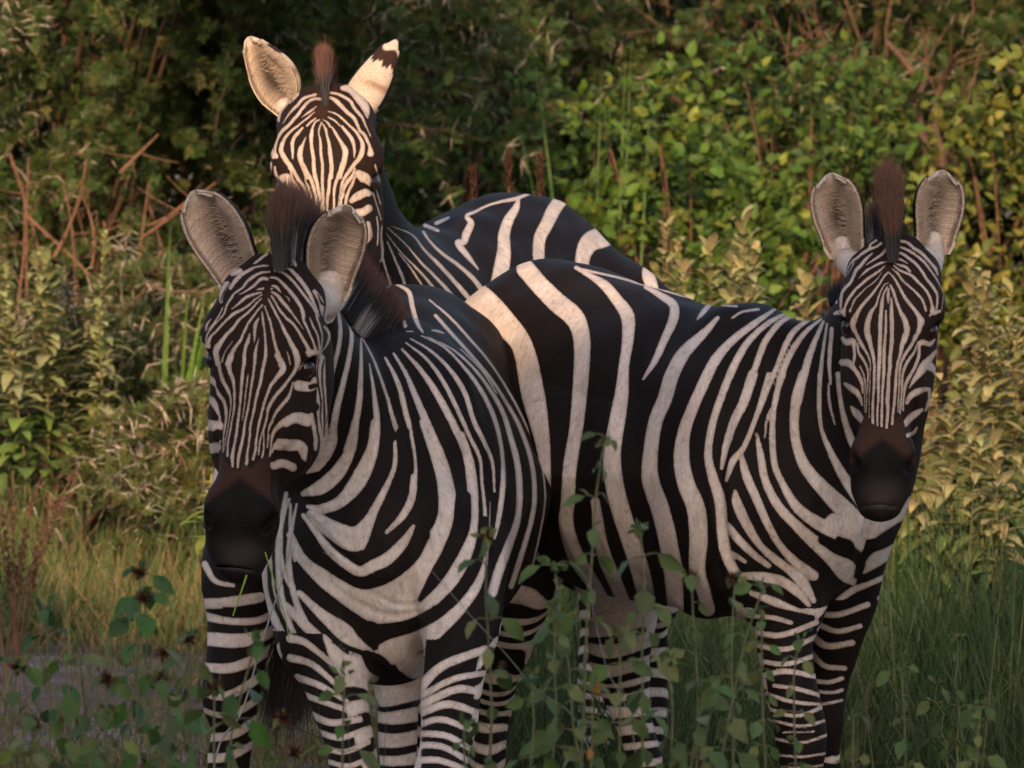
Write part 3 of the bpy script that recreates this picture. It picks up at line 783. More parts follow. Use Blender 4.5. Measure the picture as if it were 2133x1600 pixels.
STRIPES['Z2'] = '''
@ head,neck 550 160 .13127
W 40,44,50,50,44,26,14 : 820,280 720,310 620,350 540,440 460,520 370,630 300,740
W 180,90,40 : 300,400 240,550 230,700
W 120,130 : 500,260 400,360
W 40,50,50,52,50,50,54,54,50,44,50,110 : 910,355 800,350 700,400 610,500 540,600 460,690 380,780 300,850 230,950 190,1060 170,1180 170,1260
W 20,36,32,8 : 830,470 760,530 670,590 590,650
W 20,30,32,36,40,50,60,75,80,80,70,60 : 800,560 710,640 620,710 520,790 430,860 350,950 300,1040 270,1160 310,1260 380,1370 450,1470 530,1600
W 26,40,30 : 820,660 740,720 680,780
W 36,50,56,58,44,30 : 610,810 550,880 490,950 450,1050 450,1170 455,1290
W 10,46,80,85,80,70,64 : 660,960 620,1060 580,1150 570,1250 590,1350 640,1480 680,1600
W 20,30,44,60,54,56,60,62,60 : 880,680 810,720 770,820 750,930 750,1050 765,1180 785,1300 790,1430 805,1600
W 16,36,30,38,44,44,44,44,44 : 915,720 880,810 870,900 890,1000 900,1120 905,1240 925,1380 930,1480 925,1600
W 20,44,34,50,62,66,64,56 : 930,740 975,830 1000,940 1030,1050 1045,1180 1060,1300 1070,1440 1065,1600
W 14,36,30 : 940,680 1010,730 1050,790
W 30,44,56,72,90,90,80,60 : 1080,800 1130,890 1190,990 1250,1090 1290,1180 1280,1300 1250,1420 1200,1600
W 30,34,24 : 1020,640 1110,690 1210,780
W 40,56,60,56,44,20 : 1240,790 1310,880 1380,970 1420,1060 1435,1170 1430,1280
W 20,30,34,36,44,50,66,80,80,64,50,44 : 1020,550 1140,590 1250,670 1350,770 1440,850 1510,950 1560,1060 1560,1170 1520,1280 1430,1390 1350,1490 1290,1600
W 36,44,70,66,60,56,50,46,50,50,50,110 : 960,340 1050,330 1140,380 1230,470 1330,570 1430,660 1480,760 1520,850 1590,920 1640,1020 1680,1120 1690,1220
W 40,44,50,56,56,50,44,36,26,14 : 1030,250 1150,270 1270,320 1370,390 1430,490 1500,580 1560,650 1600,750 1640,830 1690,950
W 80,160,160,120,30 : 1250,180 1400,200 1550,380 1620,520 1640,650
W 40,70 : 110,1100 130,1220
B 14,16,10 : 420,500 330,620 260,760
B 10,14,10 : 440,300 430,420 340,540
B 100,170 : 180,1350 260,1430
B 130,180,130 : 1690,1330 1600,1420 1580,1480
@ head,neck 550 340 .13127
W 40,40,50,60,60 : 110,0 100,150 120,300 150,440 150,700
W 30,60,110,120 : 170,60 190,200 210,340 240,500
W 140,150,130 : 260,270 360,240 430,370
B 10,14,12 : 410,110 440,260 480,360
W 80,66,60,56,50,50,50,40 : 410,60 480,170 560,280 630,380 670,480 690,600 690,720 700,1100
W 40,50,70,60,60,50 : 430,150 450,260 520,370 600,480 640,600 640,1000
B 12,16,16,14 : 450,160 530,320 610,440 660,620
W 80,70,64,56,50,50,44,34 : 600,0 670,130 740,250 780,370 810,480 830,600 830,760 840,1200
W 24,40,44,50,50 : 650,260 710,400 740,520 760,650 770,900
W 56,56,60,58,54,52,40,30 : 780,0 800,120 820,230 850,360 870,480 900,600 910,760 920,1200
W 44,44,48,50,48,40,30 : 925,0 925,120 925,300 930,420 935,560 945,740 960,1200
W 66,62,56,54,50,44,34 : 1070,0 1070,130 1040,260 1030,400 1010,540 1000,700 1010,1200
W 80,64,50,46,40,34,30 : 1250,0 1210,120 1160,250 1120,380 1110,500 1110,650 1080,1200
W 60,60,56,44,30,24,20 : 1430,30 1350,130 1280,230 1230,350 1210,480 1190,600 1150,1200
W 40,56,66,60,50,40,24 : 1440,90 1400,200 1320,300 1260,420 1240,540 1220,610 1200,1200
W 40,50,50,50,40 : 1440,220 1400,330 1340,450 1300,600 1280,1000
W 130,170,70 : 1500,170 1600,240 1680,330
B 110,120,90,60,50 : 1420,460 1480,400 1560,350 1650,390 1700,400
W 80,130,130,100 : 1390,600 1480,530 1600,470 1660,480
B 90,90,90,80 : 1420,690 1520,680 1620,640 1690,560
W 130,130,130 : 1480,790 1560,780 1660,720
B 110,130,100,60,40 : 1560,900 1640,900 1700,870 1720,1050 1720,1200
W 30,30,24 : 1760,30 1800,150 1840,300
W 20,20,20 : 1720,250 1790,450 1850,650
W 18,20,18 : 1720,450 1800,700 1860,900
W 80,90,90 : 1650,960 1680,1150 1600,1250
W 24,24,24 : 1790,850 1810,1050 1800,1300
W 24,24,24 : 1870,1000 1860,1200 1880,1500
@ body 780 360 .3
W 12,16,18,20 : 10,220 30,420 60,600 120,800
W 10,14,16 : 0,100 -10,300 -20,500
W 20,24,24,30,24,20,24,30,50,60,50,50,44,16 : 1240,100 1150,110 1060,150 980,180 880,200 780,230 700,270 640,300 670,350 640,420 620,480 580,490 640,570 720,670
W 24,56,75,85,95,110,110 : 1000,180 980,250 930,330 900,430 900,520 890,620 860,760
W 90,90,95,100,95,90,84,84 : 1470,110 1410,150 1310,180 1250,250 1200,350 1150,450 1140,560 1150,700
W 110,120,140,150,140,110,90 : 1720,240 1680,315 1680,400 1600,440 1500,480 1450,570 1440,700
W 50,90,90 : 1930,620 1900,690 1930,800
W 34,20 : 430,350 515,312
W 30,26 : 350,365 440,400
W 24,20,26,30,36,40 : 340,410 380,470 470,560 580,640 680,730 760,830
W 8,14,22,30,34,40 : 120,370 260,430 350,540 450,640 560,760 680,900
W 8,14,20,24,30,34 : 90,380 220,500 320,620 420,720 520,830 620,970
W 8,14,20,22,26 : 80,420 190,560 290,660 380,760 480,900
W 10,16,16,12 : 170,560 250,660 330,780 370,840
W 12,20,24,24 : 90,480 150,620 200,740 240,900
W 14,16,14 : 50,430 60,560 40,620
W 16,20,20 : 0,400 20,520 10,700
@ leg0,torso 0 1100 .3282
B 500,500,500 : 1500,150 1480,800 1450,1600
W 50,40,36,30 : 1300,230 1350,320 1400,350 1480,365
W 70,74,70 : 1290,480 1430,475 1650,440
W 60,50,50,50 : 1300,560 1450,590 1620,590 1720,550
B 14,20,20,14 : 1420,510 1500,515 1600,520 1670,515
W 90,95,80,70 : 1270,700 1500,715 1650,690 1750,640
W 60,70,70,60 : 1270,880 1450,890 1600,840 1730,760
W 40,50,60,60 : 1240,1010 1370,1070 1500,1040 1680,930
W 34,40,50,50 : 1250,1140 1400,1190 1500,1170 1650,1080
W 60,60,70 : 1330,1330 1480,1310 1660,1200
W 70,60,50 : 1290,1460 1450,1450 1650,1350
'''
STRIPES['Z3'] = '''
@ head,neck 1720 500 .13127
W 130,120,60,20 : 300,180 230,300 210,450 200,700
W 150,150,90,50 : 1650,100 1760,200 1860,330 1850,420
W 40,36,50,50,44,30,20,14 : 880,50 800,110 700,140 600,200 500,280 420,340 370,420 340,500
W 40,36,40 : 800,10 720,60 690,130
W 20,18,16,12,8 : 450,350 400,450 330,560 260,680 220,760
W 20,50,54,54,50,50,50,50,44,36 : 740,210 640,300 560,400 480,480 440,580 390,680 300,770 250,860 240,980 235,1080
W 50,44,36,26,10 : 960,150 900,220 800,290 720,340 640,395
W 18,36,36,36,26,8 : 965,345 860,370 760,420 660,480 590,540 520,610
W 14,36,42,42,44,44,48,44,40,100 : 940,410 850,490 760,550 660,620 570,700 480,780 400,880 340,980 300,1080 270,1150
W 8,14,16,20,24,28,30,36 : 900,490 830,600 740,690 640,760 540,860 460,950 410,1060 385,1130
W 26,32,34,38,50,54,56,80,100,90,60,56 : 990,510 920,590 860,690 780,800 700,900 610,1000 540,1090 480,1200 440,1290 430,1370 480,1480 540,1600
W 12,24,26,30,34,60,80,95,100,85 : 1000,680 930,710 880,800 840,900 800,1030 730,1130 690,1230 660,1350 660,1480 690,1600
W 18,36,50,58,66,66,58 : 980,740 930,830 900,950 885,1080 870,1250 865,1400 865,1600
W 20,50,14 : 1000,770 990,870 990,1010
W 26,40,44,40 : 955,1120 955,1300 950,1450 945,1600
W 30,50,64,70,66,62 : 1040,920 1045,1050 1045,1200 1050,1350 1050,1480 1050,1600
W 36,44,46,50,60,84,100,95,90 : 1030,720 1070,810 1110,930 1150,1050 1190,1150 1250,1260 1285,1380 1280,1480 1245,1600
W 24,36,40,46,50,56,60,80,110,80,60,60 : 1000,510 1080,600 1140,700 1200,810 1260,920 1340,1020 1410,1110 1480,1210 1510,1290 1490,1400 1450,1500 1400,1600
W 20,34,36,38,38,38,40,30 : 1060,460 1140,530 1220,640 1330,740 1430,830 1520,930 1560,1020 1590,1120
W 22,34,40,46,44,42,44,44,42,100 : 1080,400 1160,470 1260,520 1360,560 1440,640 1530,730 1610,830 1660,930 1690,1050 1700,1130
W 16,34,40,40 : 1080,360 1180,400 1270,430 1340,500
W 16,34,30,10 : 1060,310 1140,295 1230,330 1300,370
W 30,44,44,46,48,50,50,40,36,34 : 1110,190 1220,220 1330,300 1430,380 1520,490 1600,620 1690,730 1760,850 1770,960 1760,1090
W 24,40,44,44,44,40,30,20,10 : 1110,90 1230,130 1350,190 1470,270 1580,370 1660,480 1740,590 1800,690 1830,760
W 40,50,54,54,50,46,50,20 : 1150,10 1290,40 1400,130 1510,200 1600,290 1690,390 1750,470 1780,560
W 60,70,50 : 1670,1200 1740,1150 1810,1130
W 50,90,60 : 140,1170 220,1150 290,1200
W 30,50,40 : 140,830 150,900 170,1000
W 12,12,12 : 1880,800 1860,950 1840,1100
W 20,26,20 : 1910,880 1925,930 1905,1010
B 110,170 : 290,1310 340,1480
B 140,220,150 : 1710,1260 1640,1420 1560,1560
W 14,14 : 1800,1400 1790,1600
@ head,neck 1720 700 .13127
W 50,60,50,36,24,18,16,16,14 : 500,0 550,100 620,220 680,330 710,450 705,600 700,800 690,1000 690,1300
W 85,70,56,46,44,44,40,40,44 : 680,0 710,150 750,300 770,450 770,600 765,800 750,1000 745,1200 745,1390
W 60,62,60,56,52,40,32,24 : 860,0 855,200 850,400 840,600 835,800 835,1000 820,1200 820,1420
W 44,50,52,50,46,44,40,40 : 945,0 930,200 925,400 920,600 905,800 895,1000 890,1200 885,1430
W 64,62,60,60,58,60,62,50,44 : 1050,0 1040,180 1020,350 1020,500 1000,650 995,800 980,1000 985,1200 965,1450
W 95,70,50,44,46,50,44,40,44,44 : 1260,0 1210,150 1180,300 1140,440 1120,600 1110,750 1100,900 1090,1050 1070,1200 1055,1400
W 62,56,50,46,40,28,24,22,22 : 1420,0 1370,130 1290,250 1220,370 1180,500 1170,700 1160,900 1150,1050 1145,1200
W 26,40,46,50,44,36,34,30 : 1450,130 1400,260 1330,360 1260,480 1220,620 1210,800 1200,950 1180,1230
W 50,50,54,54,60,50,36,30,30 : 1480,150 1480,300 1440,430 1380,560 1310,680 1260,800 1240,950 1230,1100 1230,1180
W 90,90,70,50 : 1490,120 1560,100 1650,130 1720,60
W 30,70,110,150,110,70,20 : 1800,180 1720,280 1640,380 1560,480 1480,600 1400,700 1330,820
W 140,90,70,30 : 1650,480 1740,560 1780,700 1790,830
W 60,90,110,80,50 : 1290,1060 1340,960 1440,890 1560,850 1640,840
W 50,50,60,30 : 1640,850 1650,980 1620,1100 1580,1190
W 90,110,100,50 : 1260,1400 1340,1300 1450,1220 1530,1170
W 70,60,30 : 1300,1580 1400,1530 1450,1450
W 20,20,20 : 1830,150 1850,350 1840,500
W 70,100,110,50,50,20 : 270,40 330,100 430,90 450,200 455,330 440,450
W 110,120,80,70,50,30 : 260,420 360,430 450,520 530,640 580,780 590,900
W 30,36,46,40,30,22,18,18 : 500,120 520,250 580,350 640,460 670,580 665,760 650,950 640,1220
W 20,30,26,20,16,16 : 540,480 590,580 620,700 625,850 615,1000 620,1200
W 60,100,90,60,30 : 310,760 400,830 490,900 550,1000 580,1100
W 50,120,110 : 410,1130 480,1220 570,1330
@ body 960 520 .5
W 110,110,110,90,100,65,30 : 10,150 95,215 165,290 255,400 300,600 340,800 362,1000
W 80,80,85,85,75,70,65,60,60,60,64,70,60,50 : 270,80 330,150 400,220 470,280 500,350 505,450 495,600 480,750 455,900 445,1050 440,1150 480,1280 550,1390 600,1470
W 20,26,44,50,60,50,46,60,70,76,80,80,80,80,70 : 480,75 540,110 600,150 650,210 695,280 695,380 680,480 670,600 650,720 630,850 640,980 670,1100 710,1220 750,1350 780,1480
W 14,12,14,20,14,14,16 : 500,82 650,115 740,140 800,150 900,185 980,205 1040,225
W 20,24,10 : 1040,225 1010,260 985,290
W 20,30,40,44,36,30,12 : 770,155 830,190 885,230 885,290 850,370 810,460 760,540
W 20,36,56,62,66,60,64,66,80,80,80,80,70 : 1070,285 1010,350 930,430 880,520 850,620 810,720 790,850 790,960 830,1080 860,1200 885,1350 895,1500
W 12,30,36,46,50,50,56,70,76,80,80,70,60,60 : 1320,240 1220,310 1130,380 1060,460 1010,560 970,650 930,760 920,880 940,980 980,1080 990,1200 985,1330 1010,1420 1030,1500
W 10,24,30,36,34,34,36,44,50,50,50,40 : 1390,250 1290,300 1200,380 1140,480 1090,600 1050,720 1030,850 1050,950 1080,1050 1090,1180 1110,1280 1170,1400
W 12,24,30,30 : 1460,260 1350,290 1270,380 1220,510
W 12,28,24,24,20 : 1480,270 1380,350 1320,480 1270,600 1240,680
W 12,24,30,30,24 : 1500,290 1430,350 1370,440 1330,540 1310,640
W 14,30,36,42 : 1510,300 1460,420 1430,520 1400,640
W 12,18,22 : 1525,310 1505,450 1495,560
W 40,60,60,50 : 560,1050 590,1250 650,1400 690,1490
W 12,14,14 : 1130,285 1170,260 1240,248
W 10,12 : 1090,232 1150,236
W 20,20,12 : 1545,330 1535,470 1540,560
@ body,leg0,leg1 1500 780 .325
W 70,66,60,50,30 : 210,0 150,180 90,300 40,450 10,600
W 36,36,36,40,50,24 : 310,0 260,180 210,330 150,470 80,560 40,680
W 50,40,40,46,46,50,70,90,110 : 400,0 360,130 340,260 335,420 350,580 410,720 500,860 640,960 760,1010
W 20,24,14 : 335,210 300,290 285,410
W 60,70,64,66,80,100,120,100 : 530,0 490,150 475,300 490,450 550,600 660,730 780,850 880,930
W 34,34,30,44,60,70,30 : 640,0 635,200 650,350 700,480 760,600 830,720 890,840
W 14,24,14 : 695,60 700,180 735,320
W 40,36,44,56,30 : 755,0 770,150 800,300 850,440 900,520
W 30,60,60,56,50,60,70 : 135,510 165,640 230,790 300,950 380,1090 470,1190 600,1290
W 20,50,56,64,70,90,130,140,50 : 235,380 260,520 290,680 370,840 480,960 600,1070 730,1170 810,1260 850,1330
W 20,70,66,50,60,60,80,40 : 95,740 110,830 180,980 260,1100 360,1190 440,1250 520,1320 600,1450
W 50,60,50,40 : 50,970 110,1050 210,1150 310,1225
W 40,30 : 80,1150 160,1200
W 50,70,70,60,30 : 150,1290 280,1300 400,1330 500,1400 570,1480
W 40,60,50,40 : 200,1400 330,1450 450,1500 560,1540
W 150,140,70 : 740,960 860,1020 890,1110
W 140,120,60,40 : 950,990 1080,960 1170,880 1220,800
W 60,110,90,60 : 920,1250 1000,1180 1100,1120 1220,1030
W 40,50,40,40 : 700,1500 840,1390 960,1340 1120,1270
B 60,70,80,60,40 : 660,1060 760,1120 850,1150 900,1210 880,1290
B 50,60,90,90 : 900,1200 960,1120 1060,1060 1220,960
B 40,30,40 : 850,1130 830,1080 760,1060
@ leg0 1000 1100 .5312
B 230,230,230 : 1190,330 1240,600 1290,960
W 30,30,30 : 1050,265 1180,300 1310,330
W 20,22,20 : 1050,345 1150,352 1220,372
W 24,26,24 : 1060,405 1180,420 1320,370
W 22,24,22 : 1080,460 1200,475 1320,425
W 20,22,20 : 1090,520 1200,533 1330,495
W 22,24,22 : 1100,580 1200,562 1330,585
W 16,20,20 : 1150,618 1240,630 1330,655
W 16,18,16 : 1110,645 1220,680 1330,692
W 18,18,18 : 1120,705 1240,737 1360,695
W 14,15,14 : 1150,755 1260,777 1370,750
W 10,10 : 1190,802 1310,798
W 14,14,14 : 1150,825 1260,842 1380,805
W 12,13,12 : 1150,888 1260,897 1380,880
W 12,12,12 : 1150,935 1260,940 1380,925
@ leg1 1000 1100 .5312
B 260,240,200 : 1420,300 1380,500 1340,800
W 30,26,26 : 1300,330 1400,340 1520,300
W 24,24,22 : 1310,370 1400,405 1490,385
W 30,30,26 : 1300,420 1360,462 1460,450
W 26,24,22 : 1300,490 1350,540 1430,550
W 20,20,20 : 1310,600 1370,604 1420,590
W 16,16,16 : 1310,640 1380,645 1420,635
W 14,14,14 : 1310,690 1360,688 1420,675
@ leg2 1000 1100 .5312
W 400,400 : 560,300 620,960
B 26,24,24 : 400,500 520,525 700,470
B 26,24,24 : 390,560 500,600 700,550
B 22,22,22 : 400,620 560,640 700,600
B 20,30,20 : 430,440 520,440 640,400
B 26,20,20 : 480,680 560,690 700,680
B 28,26,28 : 540,762 620,755 720,742
B 28,28,28 : 540,832 640,822 740,812
B 40,40,40 : 560,895 660,885 760,868
B 30,30,30 : 560,960 680,950 780,935
'''
MUZ = {'Z1': ([(428, 1040), (436, 985), (446, 960), (462, 948), (470, 962), (486, 977), (500, 980), (508, 966), (522, 977), (537, 962), (548, 954), (556, 948), (562, 960), (563, 1035), (577, 1062), (620, 1120), (620, 1320), (360, 1320), (360, 1100), (400, 1060)], 1000, (500, 1165)),
       'Z2': ([(640, 590), (660, 585), (700, 600), (740, 585), (765, 600), (790, 680), (800, 820), (600, 820), (620, 680)], 640, (700, 740)),
       'Z3': ([(1788, 910), (1795, 880), (1804, 860), (1812, 878), (1822, 886), (1835, 894), (1851, 894), (1862, 884), (1877, 860), (1884, 885), (1887, 910), (1903, 950), (1930, 1010), (1930, 1200), (1740, 1200), (1740, 1010), (1768, 945)], 920, (1838, 1040))}
def parse(txt):
    out = []; par = None
    for ln in txt.strip().splitlines():
        if ln[0] == '@':
            _, p, a, b, s = ln.split(); par = (p.split(','), float(a), float(b), float(s)); continue
        h, r = ln.split(':'); kd, wd = h.split()
        pts = np.array([[float(q) for q in t.split(',')] for t in r.split()])*par[3]+[par[1], par[2]]
        ws = np.array([float(q) for q in wd.split(',')])*par[3]/2
        ws = np.interp(np.linspace(0, 1, len(pts)), np.linspace(0, 1, len(ws)), ws)
        out.append((kd, par[0], np.column_stack([pts, ws])))
    return out
def in_poly(p, poly):
    poly = np.array(poly, float); ins = np.zeros(len(p), bool); D = np.full(len(p), 1e9)
    for a, b in zip(poly, np.roll(poly, -1, 0)):
        c = (a[1] > p[:, 1]) != (b[1] > p[:, 1])
        if c.any():
            with np.errstate(divide='ignore', invalid='ignore'):
                xx = (b[0]-a[0])*(p[:, 1]-a[1])/(b[1]-a[1])+a[0]
            ins ^= c & (p[:, 0] < xx)
        ab = b-a; t = np.clip(((p-a)@ab)/(ab@ab), 0, 1)
        D = np.minimum(D, np.linalg.norm(p-a-t[:, None]*ab, axis=1))
    return np.where(ins, D, -D)
def paint(z):
    V, N_, S, fr = z['V'], z['N'], z['S'], z['frame']; key = z['key']
    px = proj(V); groups = ['head', 'neck', 'torso']+['leg%d' % i for i in range(len(z['legs']))]+['earbase']
    val = np.stack([S.value(V, (g,)) for g in groups]); val[0] -= .012; val[-1] -= .009
    for i in range(len(z['legs'])): val[3+i] -= .004
    n = len(V); loc = (V-fr.o);
    zq = loc[:, 2]/fr.k; val[3:-1, zq > .68] += 1.0; val[-1] = np.where(zq > 1.1, val[-1]-1.0*(val[-1] < -99), 9)
    lab = np.argmin(val, 0); s_ = loc@fr.h/fr.k; l_ = loc@fr.l/fr.k; zz = loc[:, 2]/fr.k
    f = np.full(n, .012)
    # far sides and the unseen parts of the legs: plain rings and bars
    wob = .012*np.sin(zz*17+s_*9)+.008*np.sin(zz*41+l_*23)
    for i in range(len(z['legs'])):
        m = lab == 3+i
        per = .026+.030*np.clip((zz[m]-.1)/.7, 0, 1)
        ph = np.cumsum(np.ones(1))*0
        q = zz[m]+.35*wob[m]+.10*l_[m]*np.sign(l_[m].mean() if m.any() else 1)+.02*np.sin(s_[m]*30)
        # integrate the period so that bars get narrower downwards
        zt = np.linspace(-.1, 1.4, 600); pt = np.cumsum(1/(.026+.030*np.clip((zt-.1)/.7, 0, 1)))*(zt[1]-zt[0])
        fr_ = np.sin(2*math.pi*np.interp(q, zt, pt))
        f[m] = -(fr_+.05)*per*.16
        hoof = V[m, 2] < .055; fm = f[m]; fm[hoof] = .01; f[m] = fm
    blank = f.copy()
    strokes = parse(STRIPES[key])
    side = (N_@fr.l < -.25) & (s_ < .40) & (lab == 2) & (z.get('hide_side', False))
    gsel = {}; near = np.full(n, 60.)
    for kd, parts, P_ in strokes:
        kk = tuple(parts)
        if kk not in gsel:
            m = np.zeros(n, bool)
            for p in parts:
                if p == 'body': m |= (lab == 1) | (lab == 2)
                else: m |= lab == groups.index(p)
            gsel[kk] = np.nonzero(m)[0]
        idx = gsel[kk]
        Q = cr(P_, 6)
        wmx = Q[:, 2].max(); mar = wmx+55
        q = px[idx]
        mm = (q[:, 0] > Q[:, 0].min()-mar) & (q[:, 0] < Q[:, 0].max()+mar) & (q[:, 1] > Q[:, 1].min()-mar) & (q[:, 1] < Q[:, 1].max()+mar)
        ii = idx[mm]
        if not len(ii): continue
        q = px[ii]; D = np.full(len(ii), 1e9)
        for a, b in zip(Q[:-1], Q[1:]):
            ab = (b-a)[:2]; L2 = max(ab@ab, 1e-6)
            t = np.clip(((q[:, 0]-a[0])*ab[0]+(q[:, 1]-a[1])*ab[1])/L2, 0, 1)
            dx = q[:, 0]-a[0]-ab[0]*t; dy = q[:, 1]-a[1]-ab[1]*t
            D = np.minimum(D, np.sqrt(dx*dx+dy*dy)-(a[2]+(b[2]-a[2])*t))
        near[ii] = np.minimum(near[ii], D); cl = D < 16; ii = ii[cl]; D = D[cl]*V[ii, 1]/FPX
        if kd == 'W': f[ii] = np.minimum(f[ii], D)
        else: f[ii] = np.maximum(f[ii], -D)
    hid = ((lab == 1) | (lab == 2)) & (near > 43)
    q_ = np.where(lab == 2, (s_+.6*wob)/.118, (zz*.75+s_*.65+.6*wob)/.075)
    gen = -(np.sin(2*math.pi*q_)-.12)*np.where(lab == 2, .024, .016)+np.clip((59-near)/14, 0, 1)*.04
    f[hid] = np.minimum(f[hid], gen[hid])
    if side.any():
        ring = np.sin(2*math.pi*(s_+.5*wob+.15*np.clip(.3-s_, 0, 1)*(zz-.9))/.105)
        f[side] = -(ring[side]-.15)*.022
    eb = lab == len(groups)-1
    f[eb] = -.010+.004*np.sin(V[eb, 2]*260+V[eb, 0]*190)
    f = np.clip(f+np.where(lab == 0, .0002, .0007), -.012, .012)
    poly, y1, ch = MUZ[key]
    mz = np.zeros(n); hd = lab == 0
    d = in_poly(px[hd], poly)
    fwd = (N_[hd]@np.array([0, -1., 0]))
    mz[hd] = np.clip(1+d/9, 0, 1.12)+np.where(d > 0, np.clip((px[hd][:, 1]-y1+(14-np.abs(px[hd][:, 0]-ch[0])*.75))/55, 0, .8), 0)
    cn = np.zeros(n); dc = (px[hd]-np.array(ch))/np.array([58, 38]); cn[hd] = .62*np.exp(-(dc**2).sum(1)*1.3)
    br = np.zeros(n)
    for (bx, by, rad, amt) in z.get('browns', []):
        m = hd if by < 1e5 else ~hd
        br[hd] = np.maximum(br[hd], amt*np.exp(-((px[hd]-[bx, by])**2).sum(1)/rad**2))
    br = np.maximum(br, .22*(lab == 0))
    return {'stripe': f, 'muzzle': mz, 'brown': br, 'chin': cn}
FOLDS1 = [(-.010, 9, [(985, 760), (1018, 880), (1032, 1000), (1035, 1120), (1028, 1240), (1005, 1330)]), (-.008, 14, [(835, 1140), (850, 1230), (868, 1330), (893, 1420)]),
          (-.007, 22, [(840, 740), (890, 830), (905, 930), (880, 1020), (820, 1100)]), (-.005, 8, [(604, 1012), (660, 1062), (730, 1100)]), (-.004, 7, [(606, 1030), (680, 1120), (760, 1190)]),
          (-.006, 8, [(868, 1465), (925, 1385), (995, 1310)]), (-.005, 6, [(890, 1470), (950, 1410), (1010, 1370)]), (-.006, 9, [(640, 1330), (700, 1400), (780, 1445)]), (-.004, 6, [(720, 1330), (780, 1385), (830, 1420)]),
          (-.003, 6, [(700, 1230), (800, 1280), (900, 1270)]), (-.003, 5, [(760, 1230), (850, 1262), (960, 1230)]), (.006, 30, [(560, 800), (600, 880), (630, 900)]), (-.004, 10, [(545, 830), (565, 900), (570, 980)])]
FOLDS3 = [(-.009, 10, [(1535, 820), (1508, 920), (1500, 1040), (1518, 1150), (1560, 1235)]), (-.007, 12, [(1812, 1080), (1800, 1150), (1765, 1240)]), (-.007, 12, [(1138, 1070), (1180, 1170), (1245, 1232)]),
          (-.006, 28, [(1640, 700), (1660, 820), (1700, 930), (1770, 1030)]), (-.006, 36, [(1180, 700), (1190, 850), (1210, 1000), (1250, 1150)]), (-.004, 6, [(1500, 1130), (1470, 1180), (1480, 1240)]),
          (-.004, 6, [(1520, 1120), (1500, 1180), (1520, 1240)]), (-.005, 7, [(1690, 1290), (1640, 1250), (1600, 1190)]), (-.004, 6, [(1700, 1270), (1680, 1200), (1640, 1140)]), (-.005, 20, [(1330, 720), (1310, 850), (1320, 980)])]
